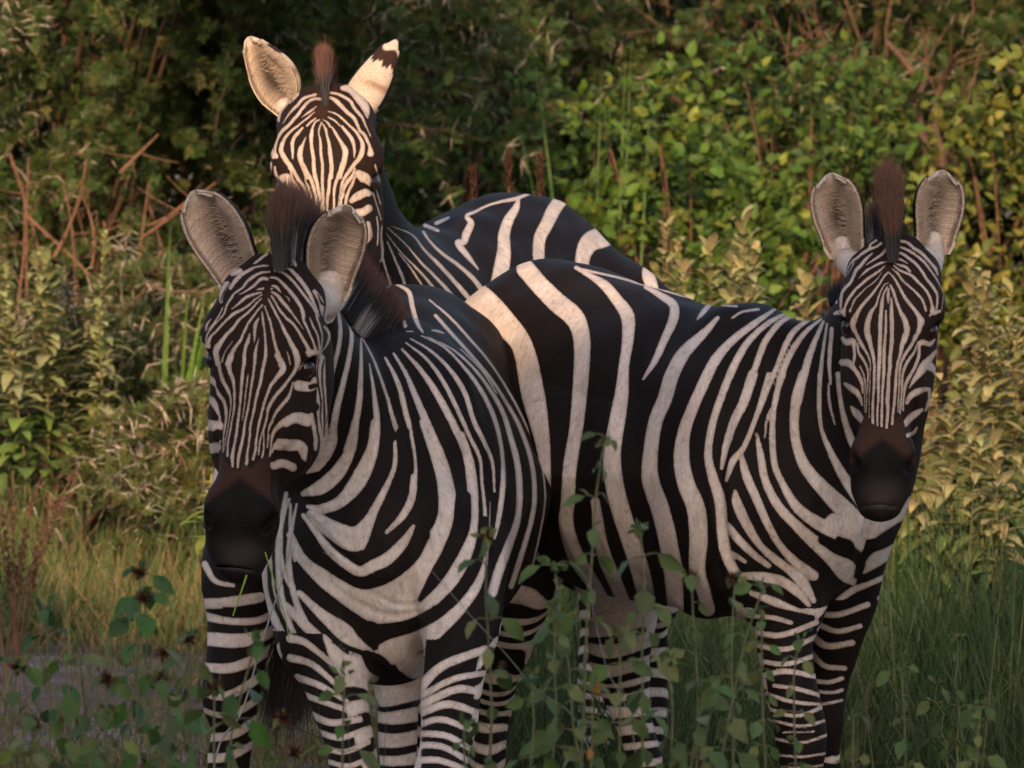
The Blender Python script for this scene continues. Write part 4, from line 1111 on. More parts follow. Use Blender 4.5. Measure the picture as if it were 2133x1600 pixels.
# front zebra, facing the camera
f1 = Frame((-.215, 15.15, 0), (-.045, -1.), 1.0)
Z1 = dict(key='Z1', tail=[f1.W(-.62, -.02, 1.12), f1.W(-.72, -.08, 1.02), P(665, 1080, 15.98), P(612, 1270, 15.96), P(592, 1500, 15.9)], tipw=.75, folds=FOLDS1, mane_white=.48, hide_side=True, browns=[(560,620,30,.5)], name='zebra', frame=f1, label='nearest zebra facing the camera with lowered dark muzzle, left of the others', yaw=-9,
    poll=P(574, 552, 14.12), tip=P(487, 1180, 13.98), cheek=(.40, .078, -.078, .15, .052, .080),
    torso_ell=[(.60, 0, .775, (.15, .20, .205)), (.42, .12, .92, (.16, .09, .26)), (.42, -.12, .92, (.16, .09, .26)), (-.44, .09, .96, (.2, .13, .22)), (-.44, -.09, .96, (.2, .13, .22))],
    neck=[Pc(588, 628, 14.26, .090), Pc(615, 712, 14.36, .108), Pc(660, 812, 14.50, .140), Pc(722, 912, 14.66, .185), Pc(785, 1010, 14.80, .24)],
    neck_lat=(1, 0, 0), neck_fac=.86,
    legs=[[f1.c(.47, -.12, .86, .12), Pc(655, 1290, 14.50, .085), Pc(688, 1390, 14.45, .063), Pc(718, 1490, 14.40, .050), Pc(735, 1600, 14.36, .044), Pc(740, 1660, 14.35, .047), Pc(742, 1740, 14.40, .034), Pc(745, 1920, 14.45, .029), Pc(745, 1985, 14.46, .038), Pc(748, 2040, 14.44, .032), Pc(748, 2085, 14.42, .045)],
          [f1.c(.47, .12, .86, .12), Pc(955, 1290, 14.40, .078), Pc(948, 1380, 14.32, .062), Pc(934, 1480, 14.26, .053), Pc(924, 1570, 14.18, .047), Pc(920, 1630, 14.14, .049), Pc(925, 1700, 14.22, .034), Pc(940, 1880, 14.50, .029), Pc(943, 1940, 14.60, .037), Pc(945, 2000, 14.66, .036)],
          [f1.c(-.48, -.13, .95, .19), f1.c(-.34, -.12, .70, .115), Pc(822, 1330, 15.72, .07), Pc(826, 1430, 15.80, .053), Pc(828, 1500, 15.74, .044), Pc(830, 1640, 15.68, .036), Pc(832, 1780, 15.6, .038), Pc(832, 1880, 15.55, .048)],
          [f1.c(-.48, .13, .95, .19), Pc(1085, 1130, 15.50, .105), Pc(1062, 1270, 15.62, .068), Pc(1040, 1390, 15.76, .050), Pc(1022, 1470, 15.86, .048), Pc(1015, 1540, 15.84, .036), Pc(1012, 1720, 15.78, .032), Pc(1010, 1790, 15.74, .04), Pc(1010, 1860, 15.7, .048)]],
    ears=[dict(base=(508, 596, 14.20), tip=(398, 398, 14.24), w=.051, face=-16, inner=1, fold=.1, skew=.1),
          dict(base=(683, 612, 14.22), tip=(725, 428, 14.20), w=.050, face=14, inner=-1, fold=-.1, skew=-.12)],
    mane=[('mane', [(582, 566, 14.03, 574, 430, 14.06, .006), (588, 552, 14.08, 590, 386, 14.12, .011), (598, 546, 14.16, 614, 386, 14.24, .015), (620, 556, 14.26, 642, 410, 14.36, .016),
                    (650, 590, 14.36, 690, 462, 14.46, .016), (682, 622, 14.42, 735, 505, 14.52, .016), (708, 662, 14.48, 766, 552, 14.58, .014), (738, 697, 14.56, 798, 584, 14.66, .013), (774, 724, 14.64, 824, 618, 14.72, .012), (810, 740, 14.72, 842, 656, 14.80, .011), (840, 746, 14.80, 856, 706, 14.85, .009)],
           26000, [(0, 0), (.09, 0), (.12, 1), (.15, 0), (.22, 0), (.25, 1), (.30, 1), (.33, 0), (.45, 0), (.48, 1), (.54, 1), (.57, 0), (.63, 0), (.66, 1), (.70, 1), (.73, 0), (.79, 0), (.81, 1), (.84, 1), (.86, 0), (.92, 1), (.95, 0), (1, 0)], 2)])
# rear left zebra
f2 = Frame((-.145, 16.65, 0), (-.40, -1.), 1.085)
Z2 = dict(key='Z2', browns=[(668,232,22,1.0),(668,200,60,.4)], name='zebra', frame=f2, label='rear zebra with sunlit face and one ear turned sideways, its head above the front zebra', yaw=-3, mane_white=.5,
    poll=P(676, 196, 15.72), tip=P(700, 775, 15.55),
    torso_ell=[(.60, 0, .80, (.15, .20, .20)), (-.44, .09, .96, (.2, .13, .22)), (-.44, -.09, .96, (.2, .13, .22))],
    neck=[Pc(683, 285, 15.88, .100), Pc(692, 380, 15.96, .125), Pc(704, 480, 16.05, .150), Pc(722, 590, 16.15, .185), Pc(745, 720, 16.25, .23)],
    neck_lat=(1, 0, 0), neck_fac=.86,
    legs=[[f2.c(.47, -.13, .86, .13), Pc(510, 1180, 15.80, .085), Pc(503, 1290, 15.75, .069), Pc(492, 1380, 15.72, .062), Pc(480, 1450, 15.70, .060), Pc(486, 1520, 15.71, .046), Pc(478, 1600, 15.72, .040), Pc(478, 1750, 15.73, .030), Pc(478, 1810, 15.74, .038), Pc(478, 1870, 15.72, .050)],
          [f2.c(.47, .13, .86, .13), f2.c(.47, .13, .62, .08), f2.c(.5, .13, .42, .055), f2.c(.5, .13, .25, .034), f2.c(.5, .13, .1, .038), f2.c(.52, .13, .04, .05)],
          [f2.c(-.48, -.13, .95, .19), f2.c(-.30, -.12, .70, .115), f2.c(-.46, -.12, .55, .06), f2.c(-.54, -.12, .47, .052), f2.c(-.52, -.12, .3, .034), f2.c(-.5, -.12, .1, .038), f2.c(-.46, -.12, .04, .05)],
          [f2.c(-.48, .13, .95, .19), f2.c(-.30, .12, .70, .115), f2.c(-.46, .12, .55, .06), f2.c(-.54, .12, .47, .052), f2.c(-.52, .12, .3, .034), f2.c(-.5, .12, .1, .038), f2.c(-.46, .12, .04, .05)]],
    ears=[dict(base=(602, 236, 15.80), tip=(514, 78, 15.82), w=.047, face=-24, inner=1, fold=-.1, rim=0, skew=.14, prof=[(0, .34), (.12, .60), (.3, .95), (.5, 1.0), (.7, .78), (.85, .52), (.95, .34), (1.0, .16)]),
          dict(base=(742, 226, 15.80), tip=(826, 84, 15.84), w=.036, face=172, inner=1, fur=0, open=88, prof=[(0, .75), (.2, 1.0), (.4, .95), (.6, .78), (.8, .52), (.93, .30), (1.0, .10)])],
    mane=[('mane', [(677, 222, 15.66, 670, 125, 15.70, .004), (678, 196, 15.74, 673, 92, 15.80, .0045), (680, 202, 15.88, 677, 112, 15.94, .005), (685, 280, 16.05, 680, 170, 16.1, .012), (700, 400, 16.2, 696, 290, 16.3, .014), (740, 480, 16.36, 736, 400, 16.46, .012)],
           8000, [(0, 0), (.3, 0), (.34, 1), (.4, 0), (.5, 1), (.55, 0), (.65, 1), (.7, 0), (1, 0)], 4)])
# right zebra, body turned three quarter
f3 = Frame((.275, 15.42, 0), (.51, -.86), 1.0)
TORSO3 = [(-.68, 1.08, .94, .06), (-.63, 1.18, .84, .15), (-.52, 1.265, .74, .225), (-.36, 1.30, .69, .262), (-.15, 1.28, .655, .285),
          (.05, 1.25, .64, .29), (.22, 1.24, .64, .268), (.37, 1.25, .66, .232), (.50, 1.215, .68, .19), (.58, 1.12, .71, .155),
          (.64, 1.02, .76, .12), (.68, .94, .82, .07)]
Z3 = dict(key='Z3', folds=FOLDS3, browns=[(1853,560,25,.5)], name='zebra', frame=f3, label='zebra on the right seen from its side with head turned to the camera', yaw=-3,
    poll=P(1862, 510, 14.72), tip=P(1834, 1050, 14.55),
    torso=TORSO3, torso_ell=[(.52, 0, .86, (.13, .145, .18)), (.40, -.12, .90, (.17, .10, .25)), (.40, .12, .90, (.17, .10, .25)), (-.42, -.09, .98, (.22, .13, .24)), (-.42, .09, .98, (.22, .13, .24))],
    neck=[Pc(1856, 590, 14.84, .088), Pc(1842, 680, 14.90, .110), Pc(1808, 780, 14.98, .142), Pc(1762, 880, 15.04, .175), Pc(1710, 985, 15.10, .21)],
    neck_lat=(.9, .1, 0), neck_fac=.86,
    legs=[[f3.c(.44, -.12, .84, .12), Pc(1632, 1250, 14.92, .078), Pc(1638, 1330, 14.90, .058), Pc(1645, 1420, 14.88, .049), Pc(1664, 1495, 14.87, .047), Pc(1672, 1560, 14.87, .046), Pc(1668, 1640, 14.88, .034), Pc(1665, 1820, 14.90, .029), Pc(1665, 1890, 14.9, .037), Pc(1668, 1960, 14.86, .05)],
          [f3.c(.46, .12, .84, .12), Pc(1752, 1240, 15.12, .072), Pc(1742, 1330, 15.14, .050), Pc(1724, 1430, 15.16, .040), Pc(1714, 1510, 15.16, .040), Pc(1712, 1650, 15.18, .030), Pc(1712, 1800, 15.2, .028), Pc(1712, 1860, 15.2, .036), Pc(1712, 1920, 15.2, .048)],
          [f3.c(-.46, -.13, .95, .19), Pc(1262, 1130, 15.62, .115), Pc(1300, 1250, 15.62, .078), Pc(1288, 1360, 15.72, .062), Pc(1300, 1430, 15.76, .052), Pc(1325, 1510, 15.72, .042), Pc(1342, 1600, 15.68, .036), Pc(1350, 1740, 15.64, .034), Pc(1352, 1850, 15.6, .048)],
          [f3.c(-.46, .11, .95, .18), Pc(1330, 1180, 15.90, .10), Pc(1335, 1290, 15.98, .062), Pc(1345, 1390, 16.05, .050), Pc(1350, 1520, 16.02, .036), Pc(1352, 1650, 16.0, .033), Pc(1352, 1800, 15.98, .046)]],
    ears=[dict(base=(1762, 528, 14.82), tip=(1728, 360, 14.84), w=.045, face=-10, inner=1, fold=.05, skew=.0),
          dict(base=(1945, 520, 14.82), tip=(1966, 354, 14.84), w=.044, face=12, inner=-1, fold=-.05, skew=-.0)],
    mane=[('mane', [(1859, 548, 14.64, 1857, 452, 14.66, .006), (1859, 520, 14.70, 1852, 395, 14.72, .010), (1858, 506, 14.78, 1848, 330, 14.82, .0125), (1852, 520, 14.9, 1846, 385, 14.96, .013), (1830, 560, 15.0, 1818, 430, 15.08, .02), (1790, 610, 15.1, 1780, 555, 15.16, .012), (1735, 642, 15.16, 1728, 600, 15.22, .010)],
           13000, [(0, 0), (.55, 0), (.6, 1), (.66, 0), (.75, 1), (.8, 0), (.88, 1), (.92, 0), (1, 0)], 6)])
for z in (Z1, Z2, Z3): build_zebra(z)
# ---------------------------------------------------------------- plants
M_leaf = vcol_mat('leaf', .55, .25, trans=.22)
M_felt = vcol_mat('felty_leaf', .8, .1, trans=.2)
M_bark = simple_mat('bark', (.11, .07, .045), .85, .1, .4, 60)
M_barkred = simple_mat('reddish_bark', (.15, .082, .052), .85, .1, .4, 60)
M_thorn = simple_mat('thorn', (.50, .43, .35), .5, .3, .2, 60)
M_stem = simple_mat('green_stem', (.12, .12, .05), .6, .3, .3, 80)
M_dry = vcol_mat('dry_stalk', .8, .1)
LT = np.array([(0, 0, 0), (-.5, .33, .10), (.5, .33, .10), (-.40, .68, .07), (.40, .68, .07), (0, 1, -.10), (0, .33, 0), (0, .68, -.02)])
LF4 = np.array([[6, 2, 4, 7], [1, 6, 7, 3]]); LF3 = np.array([[0, 2, 6], [0, 6, 1], [7, 4, 5], [3, 7, 5]])
def leaf_set(pos, dr, nrml, Ln, Wd, col):
    dr = nrm(dr); s = nrm(np.cross(dr, nrml)); u = np.cross(s, dr)
    V = pos[:, None]+dr[:, None]*(LT[None, :, 1:2]*Ln[:, None, None])+s[:, None]*(LT[None, :, 0:1]*Wd[:, None, None])+u[:, None]*(LT[None, :, 2:3]*Ln[:, None, None])
    off = (np.arange(len(pos))*8)[:, None, None]
    c = np.repeat(col[:, None], 8, 1)
    return V.reshape(-1, 3), [(LF4[None]+off).reshape(-1, 4), (LF3[None]+off).reshape(-1, 3)], c.reshape(-1, 3)
def strip_set(pos, dr, up, Ln, Wd, bend, col, seg=5, tipc=None, belly=False):
    """curved lanceolate blades"""
    dr = nrm(dr); s = nrm(np.cross(dr, up)); t = np.linspace(0, 1, seg+1)
    rows, cols = [], []
    for ti in t:
        c = pos+dr*(Ln*ti)[:, None]+np.array([0, 0, -1.])*(bend*Ln*ti*ti)[:, None]
        wv = (math.sin(math.pi*min(1, .12+.88*ti))*.9+.1 if belly else (1-ti)**.7)*(1 if ti < 1 else .05)
        wv = max(wv, .03)
        rows += [c-s*(Wd*wv)[:, None], c+s*(Wd*wv)[:, None]]
        cc = col if tipc is None else col*(1-ti)+tipc*ti
        cols += [cc, cc]
    n = len(pos); V = np.stack(rows, 1); m = V.shape[1]; off = (np.arange(n)*m)[:, None]
    Q = np.concatenate([off+np.array([[2*i, 2*i+1, 2*i+3, 2*i+2]]) for i in range(seg)])
    return V.reshape(-1, 3), [Q], np.stack(cols, 1).reshape(-1, 3)
def tubes(paths, ns=5):
    """paths: list of (n,4) xyz r"""
    Vs, Fs, n0 = [], [], 0
    for p in paths:
        p = np.asarray(p, float); d = nrm(np.gradient(p[:, :3], axis=0))
        a = nrm(np.cross(d, [.31, .95, .11])); b = np.cross(d, a)
        th = np.arange(ns)*2*math.pi/ns
        R = p[:, None, :3]+(a[:, None]*np.cos(th)[None, :, None]+b[:, None]*np.sin(th)[None, :, None])*p[:, 3][:, None, None]
        m = len(p); Vs.append(R.reshape(-1, 3))
        i = np.arange(m-1)[:, None]*ns; j = np.arange(ns)[None]; k = (j+1) % ns
        Fs.append((np.stack([i+j, i+k, i+ns+k, i+ns+j], -1).reshape(-1, 4))+n0); n0 += m*ns
    return np.concatenate(Vs), np.concatenate(Fs)
def cat(sets):
    Vs, Fs, Cs, n0 = [], {}, [], 0
    for V, F, c in sets:
        Vs.append(V); Cs.append(c)
        for f in F: Fs.setdefault(f.shape[1], []).append(f+n0)
        n0 += len(V)
    return np.concatenate(Vs), [np.concatenate(v) for v in Fs.values()], np.concatenate(Cs)
def bez(a, b, c, r0, r1, n=8):
    t = np.linspace(0, 1, n)[:, None]
    return np.hstack([a*(1-t)**2+2*b*t*(1-t)+c*t*t, r0*(1-t)+r1*t])
def sph(r_, n): return nrm(r_.normal(0, 1, (n, 3)))
def colvar(r_, base, n, amt=.25, alt=None, pa=.2):
    c = np.array(base)*r_.uniform(1-amt, 1+amt, (n, 1))*r_.uniform(.9, 1.1, (n, 3))
    if alt is not None:
        m = r_.random(n) < pa; c[m] = np.array(alt)*r_.uniform(1-amt, 1+amt, (m.sum(), 1))
    return c
def leafy_shrub(name, label, cat_, loc, size, clumps, per, leaf, col, alt, pa, seed, group=None, mat=None, hang=.5, stems=14, low=.1, csz=.16):
    r_ = np.random.default_rng(seed); rt = empty(name, loc); tag(rt, label, cat_, group)
    sx, sy, sz = size
    c = sph(r_, clumps)*(r_.uniform(.25, 1, (clumps, 1))**.5)*[sx, sy, sz*.5]+[0, 0, sz*.52]; c[:, 2] = np.maximum(c[:, 2], low)
    paths = []
    for i in range(stems):
        e = c[r_.integers(clumps)]
        b0 = np.array([r_.normal(0, .12*sx), r_.normal(0, .12*sy), 0]); paths.append(bez(b0, b0+[0, 0, sz*.5], e, .009, .003, 9))
    for e in c:
        b0 = np.array([e[0]*.55, e[1]*.55, e[2]*.55]); paths.append(bez(b0, (b0+e)/2+[0, 0, .08], e+sph(r_, 1)[0]*.05, .005, .0018, 6))
    V, F = tubes(paths); mesh_np('branches', V, F, M_barkred, rt)
    n = clumps*per; ci = np.repeat(np.arange(clumps), per)
    p = c[ci]+r_.normal(0, 1, (n, 3))*[csz, csz, csz*.8]*r_.uniform(.3, 1, (n, 1)); p[:, 2] = np.maximum(p[:, 2], .02)
    out = nrm(p-c[ci]*[1, 1, .8]+[0, -.05, 0])
    dr = nrm(out+r_.normal(0, .45, (n, 3))+[0, 0, -hang]); up = nrm(r_.normal(0, .5, (n, 3))+[0, -.5, .8])
    ln = leaf[0]*r_.uniform(.6, 1.25, n)
    cc = colvar(r_, col, n, .30, alt, pa)*(r_.uniform(.75, 1.2, (clumps, 1))[ci])
    V, F, K = leaf_set(p, dr, up, ln, ln*leaf[1], cc)
    mesh_np('leaves', V, F, mat or M_leaf, rt, {'pig': K}, smooth=False)
    return rt
def acacia(name, label, loc, size, nb, seed, col=(.060, .105, .024), trunk=None, group=None, thorns=1.0, dens=1.0, low=.2, base=(0, 0)):
    """thorny bush of long layered branches with feathery leaves and white spines"""
    r_ = np.random.default_rng(seed); rt = empty(name, loc); tag(rt, label, 'thorn bush', group)
    sx, sy, sz = size; paths, tw = [], []
    for i in range(nb):
        e = np.array([r_.uniform(-sx, sx), r_.uniform(-sy, sy), r_.uniform(low, sz)])
        b0 = np.array([base[0]+r_.normal(0, .08), base[1]+r_.normal(0, .08), 0])
        mid = b0*.4+e*.6; mid[2] = max(e[2]*.9, e[2]+.25)
        pth = bez(b0, mid, e, .012, .003, 16); pth[3:, :3] += r_.normal(0, .012, (13, 3)); paths.append(pth)
        for k in range(12):
            a = pth[r_.integers(5, 16), :3]; dd = nrm(e-mid+r_.normal(0, .5, 3)*np.linalg.norm(e-mid)*1.0); dd[2] *= .45; dd = nrm(dd)
            L_ = r_.uniform(.18, .5); q = bez(a, a+dd*L_*.5+[0, 0, .03], a+dd*L_+[0, 0, -.05*r_.random()], .0030, .0013, 8); q[1:, :3] += r_.normal(0, .006, (7, 3)); tw.append(q)
    V, F = tubes(paths+tw); mesh_np('branches', V, F, M_bark, rt)
    T = np.array(tw)[:, :, :3]; nt_ = len(T)
    nl = int(nt_*44*dens); ti = r_.integers(0, nt_, nl); u = r_.uniform(.05, 1, nl)*7; i0 = np.minimum(u.astype(int), 6); fr_ = (u-i0)[:, None]
    p = T[ti, i0]*(1-fr_)+T[ti, i0+1]*fr_; td = nrm(T[ti, i0+1]-T[ti, i0])
    ld = nrm(td*.4+sph(r_, nl)*.8+[0, 0, .35])
    # a leaf is a midrib with pairs of narrow pinnae
    npn = 7; L_ = r_.uniform(.026, .050, nl)
    tt = np.linspace(.15, 1, npn)
    side = nrm(np.cross(ld, nrm(r_.normal(0, .4, (nl, 3))+[0, 0, 1])))
    P_, D_, U_ = [], [], []
    for k, t in enumerate(tt):
        for sg in (-1, 1):
            P_.append(p+ld*(L_*t)[:, None]); D_.append(nrm(side*sg+ld*.35))
    P_ = np.stack(P_, 1).reshape(-1, 3); D_ = np.stack(D_, 1).reshape(-1, 3); m = len(P_)
    W_ = nrm(np.repeat(ld, 2*npn, 0)+r_.normal(0, .2, (m, 3))); ln = np.repeat(L_, 2*npn)*r_.uniform(.28, .42, m); w = .0021
    tipp = P_+D_*ln[:, None]; Vq = np.stack([P_-W_*w*.5, P_+W_*w*.5, tipp+W_*w, tipp-W_*w], 1).reshape(-1, 3)
    Fq = np.arange(4*m).reshape(-1, 4); cl = colvar(r_, col, nl, .3, (.12, .115, .04), .2); cc = np.repeat(np.repeat(cl, 2*npn, 0), 4, 0)
    mesh_np('leaves', Vq, Fq, M_leaf, rt, {'pig': cc}, smooth=False)
    nth = int(nt_*9*thorns)
    if nth:
        ti = r_.integers(0, nt_, nth); i0 = r_.integers(0, 7, nth); p = T[ti, i0]; td = nrm(T[ti, i0+1]-T[ti, i0]); sdv = nrm(np.cross(td, sph(r_, nth)))
        sp = []
        for j in range(nth):
            for sg in (-1, 1):
                d = nrm(sdv[j]*sg+td[j]*.25+np.array([0, 0, r_.uniform(-.7, .3)])); L1 = r_.uniform(.03, .065)
                sp.append(np.array([[*(p[j]), .0022], [*(p[j]+d*L1*.5), .0015], [*(p[j]+d*L1), .0003]]))
        V, F = tubes(sp, 3); mesh_np('thorns', V, F, M_thorn, rt)['kind'] = 'stuff'
    return rt
def felt_plant(label, loc, h, seed, nst=3, col=(.26, .22, .085), col2=(.13, .17, .035), spread=.10, L0=.13, group='pale felty plants'):
    """upright stem with pairs of long pale leaves curling down"""
    r_ = np.random.default_rng(seed); rt = empty('felty_plant', loc, r_.uniform(0, 6)); tag(rt, label, 'plant', group)
    paths, sets = [], []
    for s in range(nst):
        hh = h*r_.uniform(.72, 1.0) if s else h; a = r_.uniform(0, 6.28); bx, by = spread*r_.random()*math.cos(a), spread*r_.random()*math.sin(a)
        top = np.array([bx*1.8, by*1.8, hh]); p = bez(np.array([bx*.3, by*.3, 0]), np.array([bx, by, hh*.5]), top, .0042, .0022, 10); paths.append(p)
        nn = max(7, int(hh/.045)); 
        for k in range(nn):
            t = (.25+.75*k/(nn-1))**.7; j = t*9; i0 = min(int(j), 8); q = p[i0, :3]*(1-j+i0)+p[i0+1, :3]*(j-i0)
            am = k*1.57+r_.normal(0, .25)
            for sg in (0, 1, 2):
                ang = am+sg*2.1+r_.normal(0, .2); el = .35+.75*t**3
                d = np.array([math.cos(ang)*math.cos(el), math.sin(ang)*math.cos(el), math.sin(el)])
                L_ = L0*(1.25-.6*t)*r_.uniform(.75, 1.15)
                sets.append((q, d, L_, .17*L_*r_.uniform(.8, 1.1), r_.uniform(.30, .85), colvar(r_, col if t > .55 else col2, 1, .2)[0]))
    A = [np.array([x[i] for x in sets]) for i in range(6)]
    V, F, K = strip_set(A[0], A[1], np.tile([0, 0, 1.], (len(sets), 1)), A[2], A[3], A[4], A[5], 6, belly=True)
    mesh_np('leaves', V, F, M_felt, rt, {'pig': K})
    V, F = tubes(paths, 6); mesh_np('stem', V, F, M_dryst, rt)
    return rt
M_dryst = simple_mat('woody_stem', (.15, .12, .055), .8, .1, .3, 70)
def weed(label, loc, h, seed, lean=(0, 0), nst=2, leaf=.045, col=(.078, .118, .034), alt=(.135, .15, .05), group='leafy weeds in front of the zebras', heads=0, nleaf=1.0, start=.35, cat_='weed', name='leafy_weed'):
    r_ = np.random.default_rng(seed); rt = empty(name, loc); tag(rt, label, cat_, group)
    paths, A = [], []
    for s in range(nst):
        hh = h*(1 if s == 0 else r_.uniform(.65, .95)); a = r_.uniform(0, 6.28); sp = 0 if s == 0 else .16*hh
        top = np.array([lean[0]+sp*math.cos(a), lean[1]+sp*math.sin(a), hh]); p = bez(np.zeros(3), np.array([top[0]*.3, top[1]*.3, hh*.55]), top, .0035, .0014, 14); p[2:, :3] += r_.normal(0, .003, (12, 3)); paths.append(p)
        nn = int(hh*(1-start)/.045*nleaf)+2
        for k in range(nn):
            t = start+(1-start)*k/(nn-1); j = t*13; i0 = min(int(j), 12); q = p[i0, :3]*(1-j+i0)+p[i0+1, :3]*(j-i0)
            am = k*1.57+r_.normal(0, .3)
            for sg in (0, math.pi):
                if r_.random() < .12: continue
                ang = am+sg; L_ = leaf*1.12*(1.25-.65*t)*r_.uniform(.6, 1.3); el = r_.uniform(-.5, .45)
                d = np.array([math.cos(ang)*math.cos(el), math.sin(ang)*math.cos(el), math.sin(el)])
                pe = q+d*L_*.45+np.array([0, 0, .004]); paths.append(bez(q, (q+pe)/2+[0, 0, .004], pe, .0012, .0008, 4))
                A.append((pe, nrm(d+[0, 0, -r_.uniform(.4, 1.6)]), nrm(r_.normal(0, .5, 3)+[0, -.6, .6]), L_, L_*r_.uniform(.5, .72)))
                if r_.random() < .35: A.append((pe*.5+q*.5, nrm(d+r_.normal(0, .6, 3)), nrm(r_.normal(0, .6, 3)+[0, -.4, .6]), L_*.55, L_*.32))
        for k in range(6):
            A.append((p[-1, :3]+r_.normal(0, .005, 3), nrm(r_.normal(0, .6, 3)+[0, 0, .6]), nrm(r_.normal(0, 1, 3)), leaf*.35, leaf*.18))
    n = len(A); B = [np.array([x[i] for x in A]) for i in range(5)]
    V, F, K = leaf_set(B[0], B[1], B[2], B[3], B[4], colvar(r_, col, n, .25, alt, .3))
    mesh_np('leaves', V, F, M_leaf, rt, {'pig': K})
    V, F = tubes(paths, 5); mesh_np('stem', V, F, M_stem, rt)
    for k in range(heads):
        c = paths[0][-1, :3] if k == 0 else np.array([r_.normal(0, .06), r_.normal(0, .05), h*r_.uniform(.5, .95)])
        nh = 70; d = sph(r_, nh); L_ = np.full(nh, .016)*r_.uniform(.6, 1.2, nh)
        V, F, K = strip_set(np.tile(c, (nh, 1)), d, sph(r_, nh), L_, np.full(nh, .0022), np.zeros(nh), colvar(r_, (.085, .035, .020), nh, .4), 2)
        mesh_np('seed_head', V, F, M_dry, rt, {'pig': K})
        if k: V, F = tubes([bez(np.array([0, 0, h*.3]), c*[.5, .5, .6], c, .0016, .001, 6)], 4); mesh_np('stalk', V, F, M_dryst, rt)
    return rt
def grass_field(name, label, area, n, h, wd, cols, seed, dens=None, group=None, seg=4, lean=.35):
    """area x0,x1,y0,y1 in metres"""
    r_ = np.random.default_rng(seed); x0, x1, y0, y1 = area
    p = np.column_stack([r_.uniform(x0, x1, n), r_.uniform(y0, y1, n), np.zeros(n)])
    tuft = r_.integers(0, max(1, n//24), n); tc = np.column_stack([r_.uniform(x0, x1, n//24+1), r_.uniform(y0, y1, n//24+1), np.zeros(n//24+1)])
    m = r_.random(n) < .7; p[m] = tc[tuft[m]]+r_.normal(0, .030, (m.sum(), 3))*[1, 1, 0]
    if dens is not None: k = r_.random(n) < dens(p[:, 0], p[:, 1]); p = p[k]; tuft = tuft[k]; n = len(p)
    th = r_.uniform(.6, 1.2, len(tc))[tuft]
    ln = h*th*r_.uniform(.35, 1.15, n); d = nrm(np.column_stack([r_.normal(0, lean, n), r_.normal(0, lean, n), np.ones(n)]))
    ci = (r_.random(n)**1.3*len(cols)).astype(int); c = np.array(cols)[ci]*r_.uniform(.7, 1.25, (n, 1))
    V, F, K = strip_set(p, d, np.tile([0, 1., 0], (n, 1))+r_.normal(0, .5, (n, 3)), ln, wd*r_.uniform(.6, 1.2, n), r_.uniform(.0, .55, n), c*.85, seg, tipc=c*1.15)
    o = mesh_np(name, V, F, M_leaf, None, {'pig': K}, smooth=False); tag(o, label, 'grass', group, 'stuff'); return o
# ---------------------------------------------------------------- ground
m, nt, b = new_mat('soil')
oc = objco(nt); n1 = noise(nt, .9, 5, .65, oc); n2 = noise(nt, 9, 5, .7, oc); n3 = noise(nt, 55, 4, .7, oc)
c = mixc(nt, maprange(nt, n1, .42, .58), (.19, .145, .125), (.33, .28, .26))
c = mixc(nt, maprange(nt, n2, .45, .75), c, (.11, .085, .045)); c = mixc(nt, maprange(nt, n3, .5, .8), c, (.075, .050, .034))
L(nt, c, b.inputs['Base Color']); b.inputs['Roughness'].default_value = .95; b.inputs['Specular IOR Level'].default_value = .1
bump(nt, b, mth(nt, 'ADD', n2, n3), .9, .03)
gx = np.concatenate([[-80, -40, -20, -10], np.linspace(-5, 5, 121), [10, 20, 40, 80]]); gy = np.concatenate([[-60, -30, -10, 0, 6], np.linspace(9, 32, 231), [36, 45, 70, 150]])
GX, GY = np.meshgrid(gx, gy, indexing='ij')
GZ = .012*np.sin(GX*3.1+GY*1.3)+.010*np.sin(GY*4.7-GX*2.2)+.006*np.sin(GX*11+GY*9)
GZ = GZ*np.clip((np.minimum(GY-9, 32-GY))/2, 0, 1)-.01
ny = len(gy); i = np.arange(len(gx)-1)[:, None]*ny; j = np.arange(ny-1)[None]
F = np.stack([i+j, i+ny+j, i+ny+j+1, i+j+1], -1).reshape(-1, 4)
g = mesh_np('ground', np.stack([GX, GY, GZ], -1).reshape(-1, 3), F, m); tag(g, kind='structure')

GRP = 'shrubs behind the zebras'
X = lambda px, d: (px-1066.5)*d/FPX
# left thorn bush, upper left of the photo
acacia('acacia_bush', 'olive thorn bush with white spines filling the upper left behind the zebras', (X(330, 24.6), 24.6, 0), (1.15, .60, 1.75), 30, 11, low=.75, dens=1.25, thorns=1.0, base=(-.3, .3))
acacia('acacia_bush', 'low thorny acacia branches reaching over the grass at the left edge', (X(120, 22.6), 22.8, 0), (.62, .40, .82), 12, 12, col=(.06, .085, .022), low=.42, dens=1.0, thorns=1.6, base=(-.4, .4))
acacia('acacia_bush', 'small thorny acacia spray beside the face of the nearest zebra', (X(350, 21.4), 21.5, 0), (.20, .25, .60), 6, 13, col=(.085, .105, .026), low=.30, dens=1.0, thorns=1.6, base=(-.3, .3))
acacia('acacia_bush', 'tall olive thorn bush across the top right with a bare forked reddish trunk', (X(1750, 26.5), 26.6, 0), (1.35, .5, 2.0), 30, 14, col=(.058, .095, .024), low=1.15, dens=1.2, thorns=.35, base=(.25, .2))
acacia('acacia_bush', 'dark thorn branches overhanging the shadowy gap at the top centre', (X(1020, 26.4), 26.6, 0), (.8, .4, 1.9), 15, 15, col=(.048, .078, .02), low=1.35, dens=1.0, thorns=.3, base=(-.2, .4))
acacia('acacia_bush', 'unseen thorn bush canopy added above the view to shade the gap right of the rear zebra head', (-.58, 23.5, 0), (.44, 1.7, 2.9), 58, 19, col=(.05, .085, .022), low=1.80, dens=2.1, thorns=.1, base=(-.9, 2.0))  # canopy added out of view so its shade darkens the gap behind
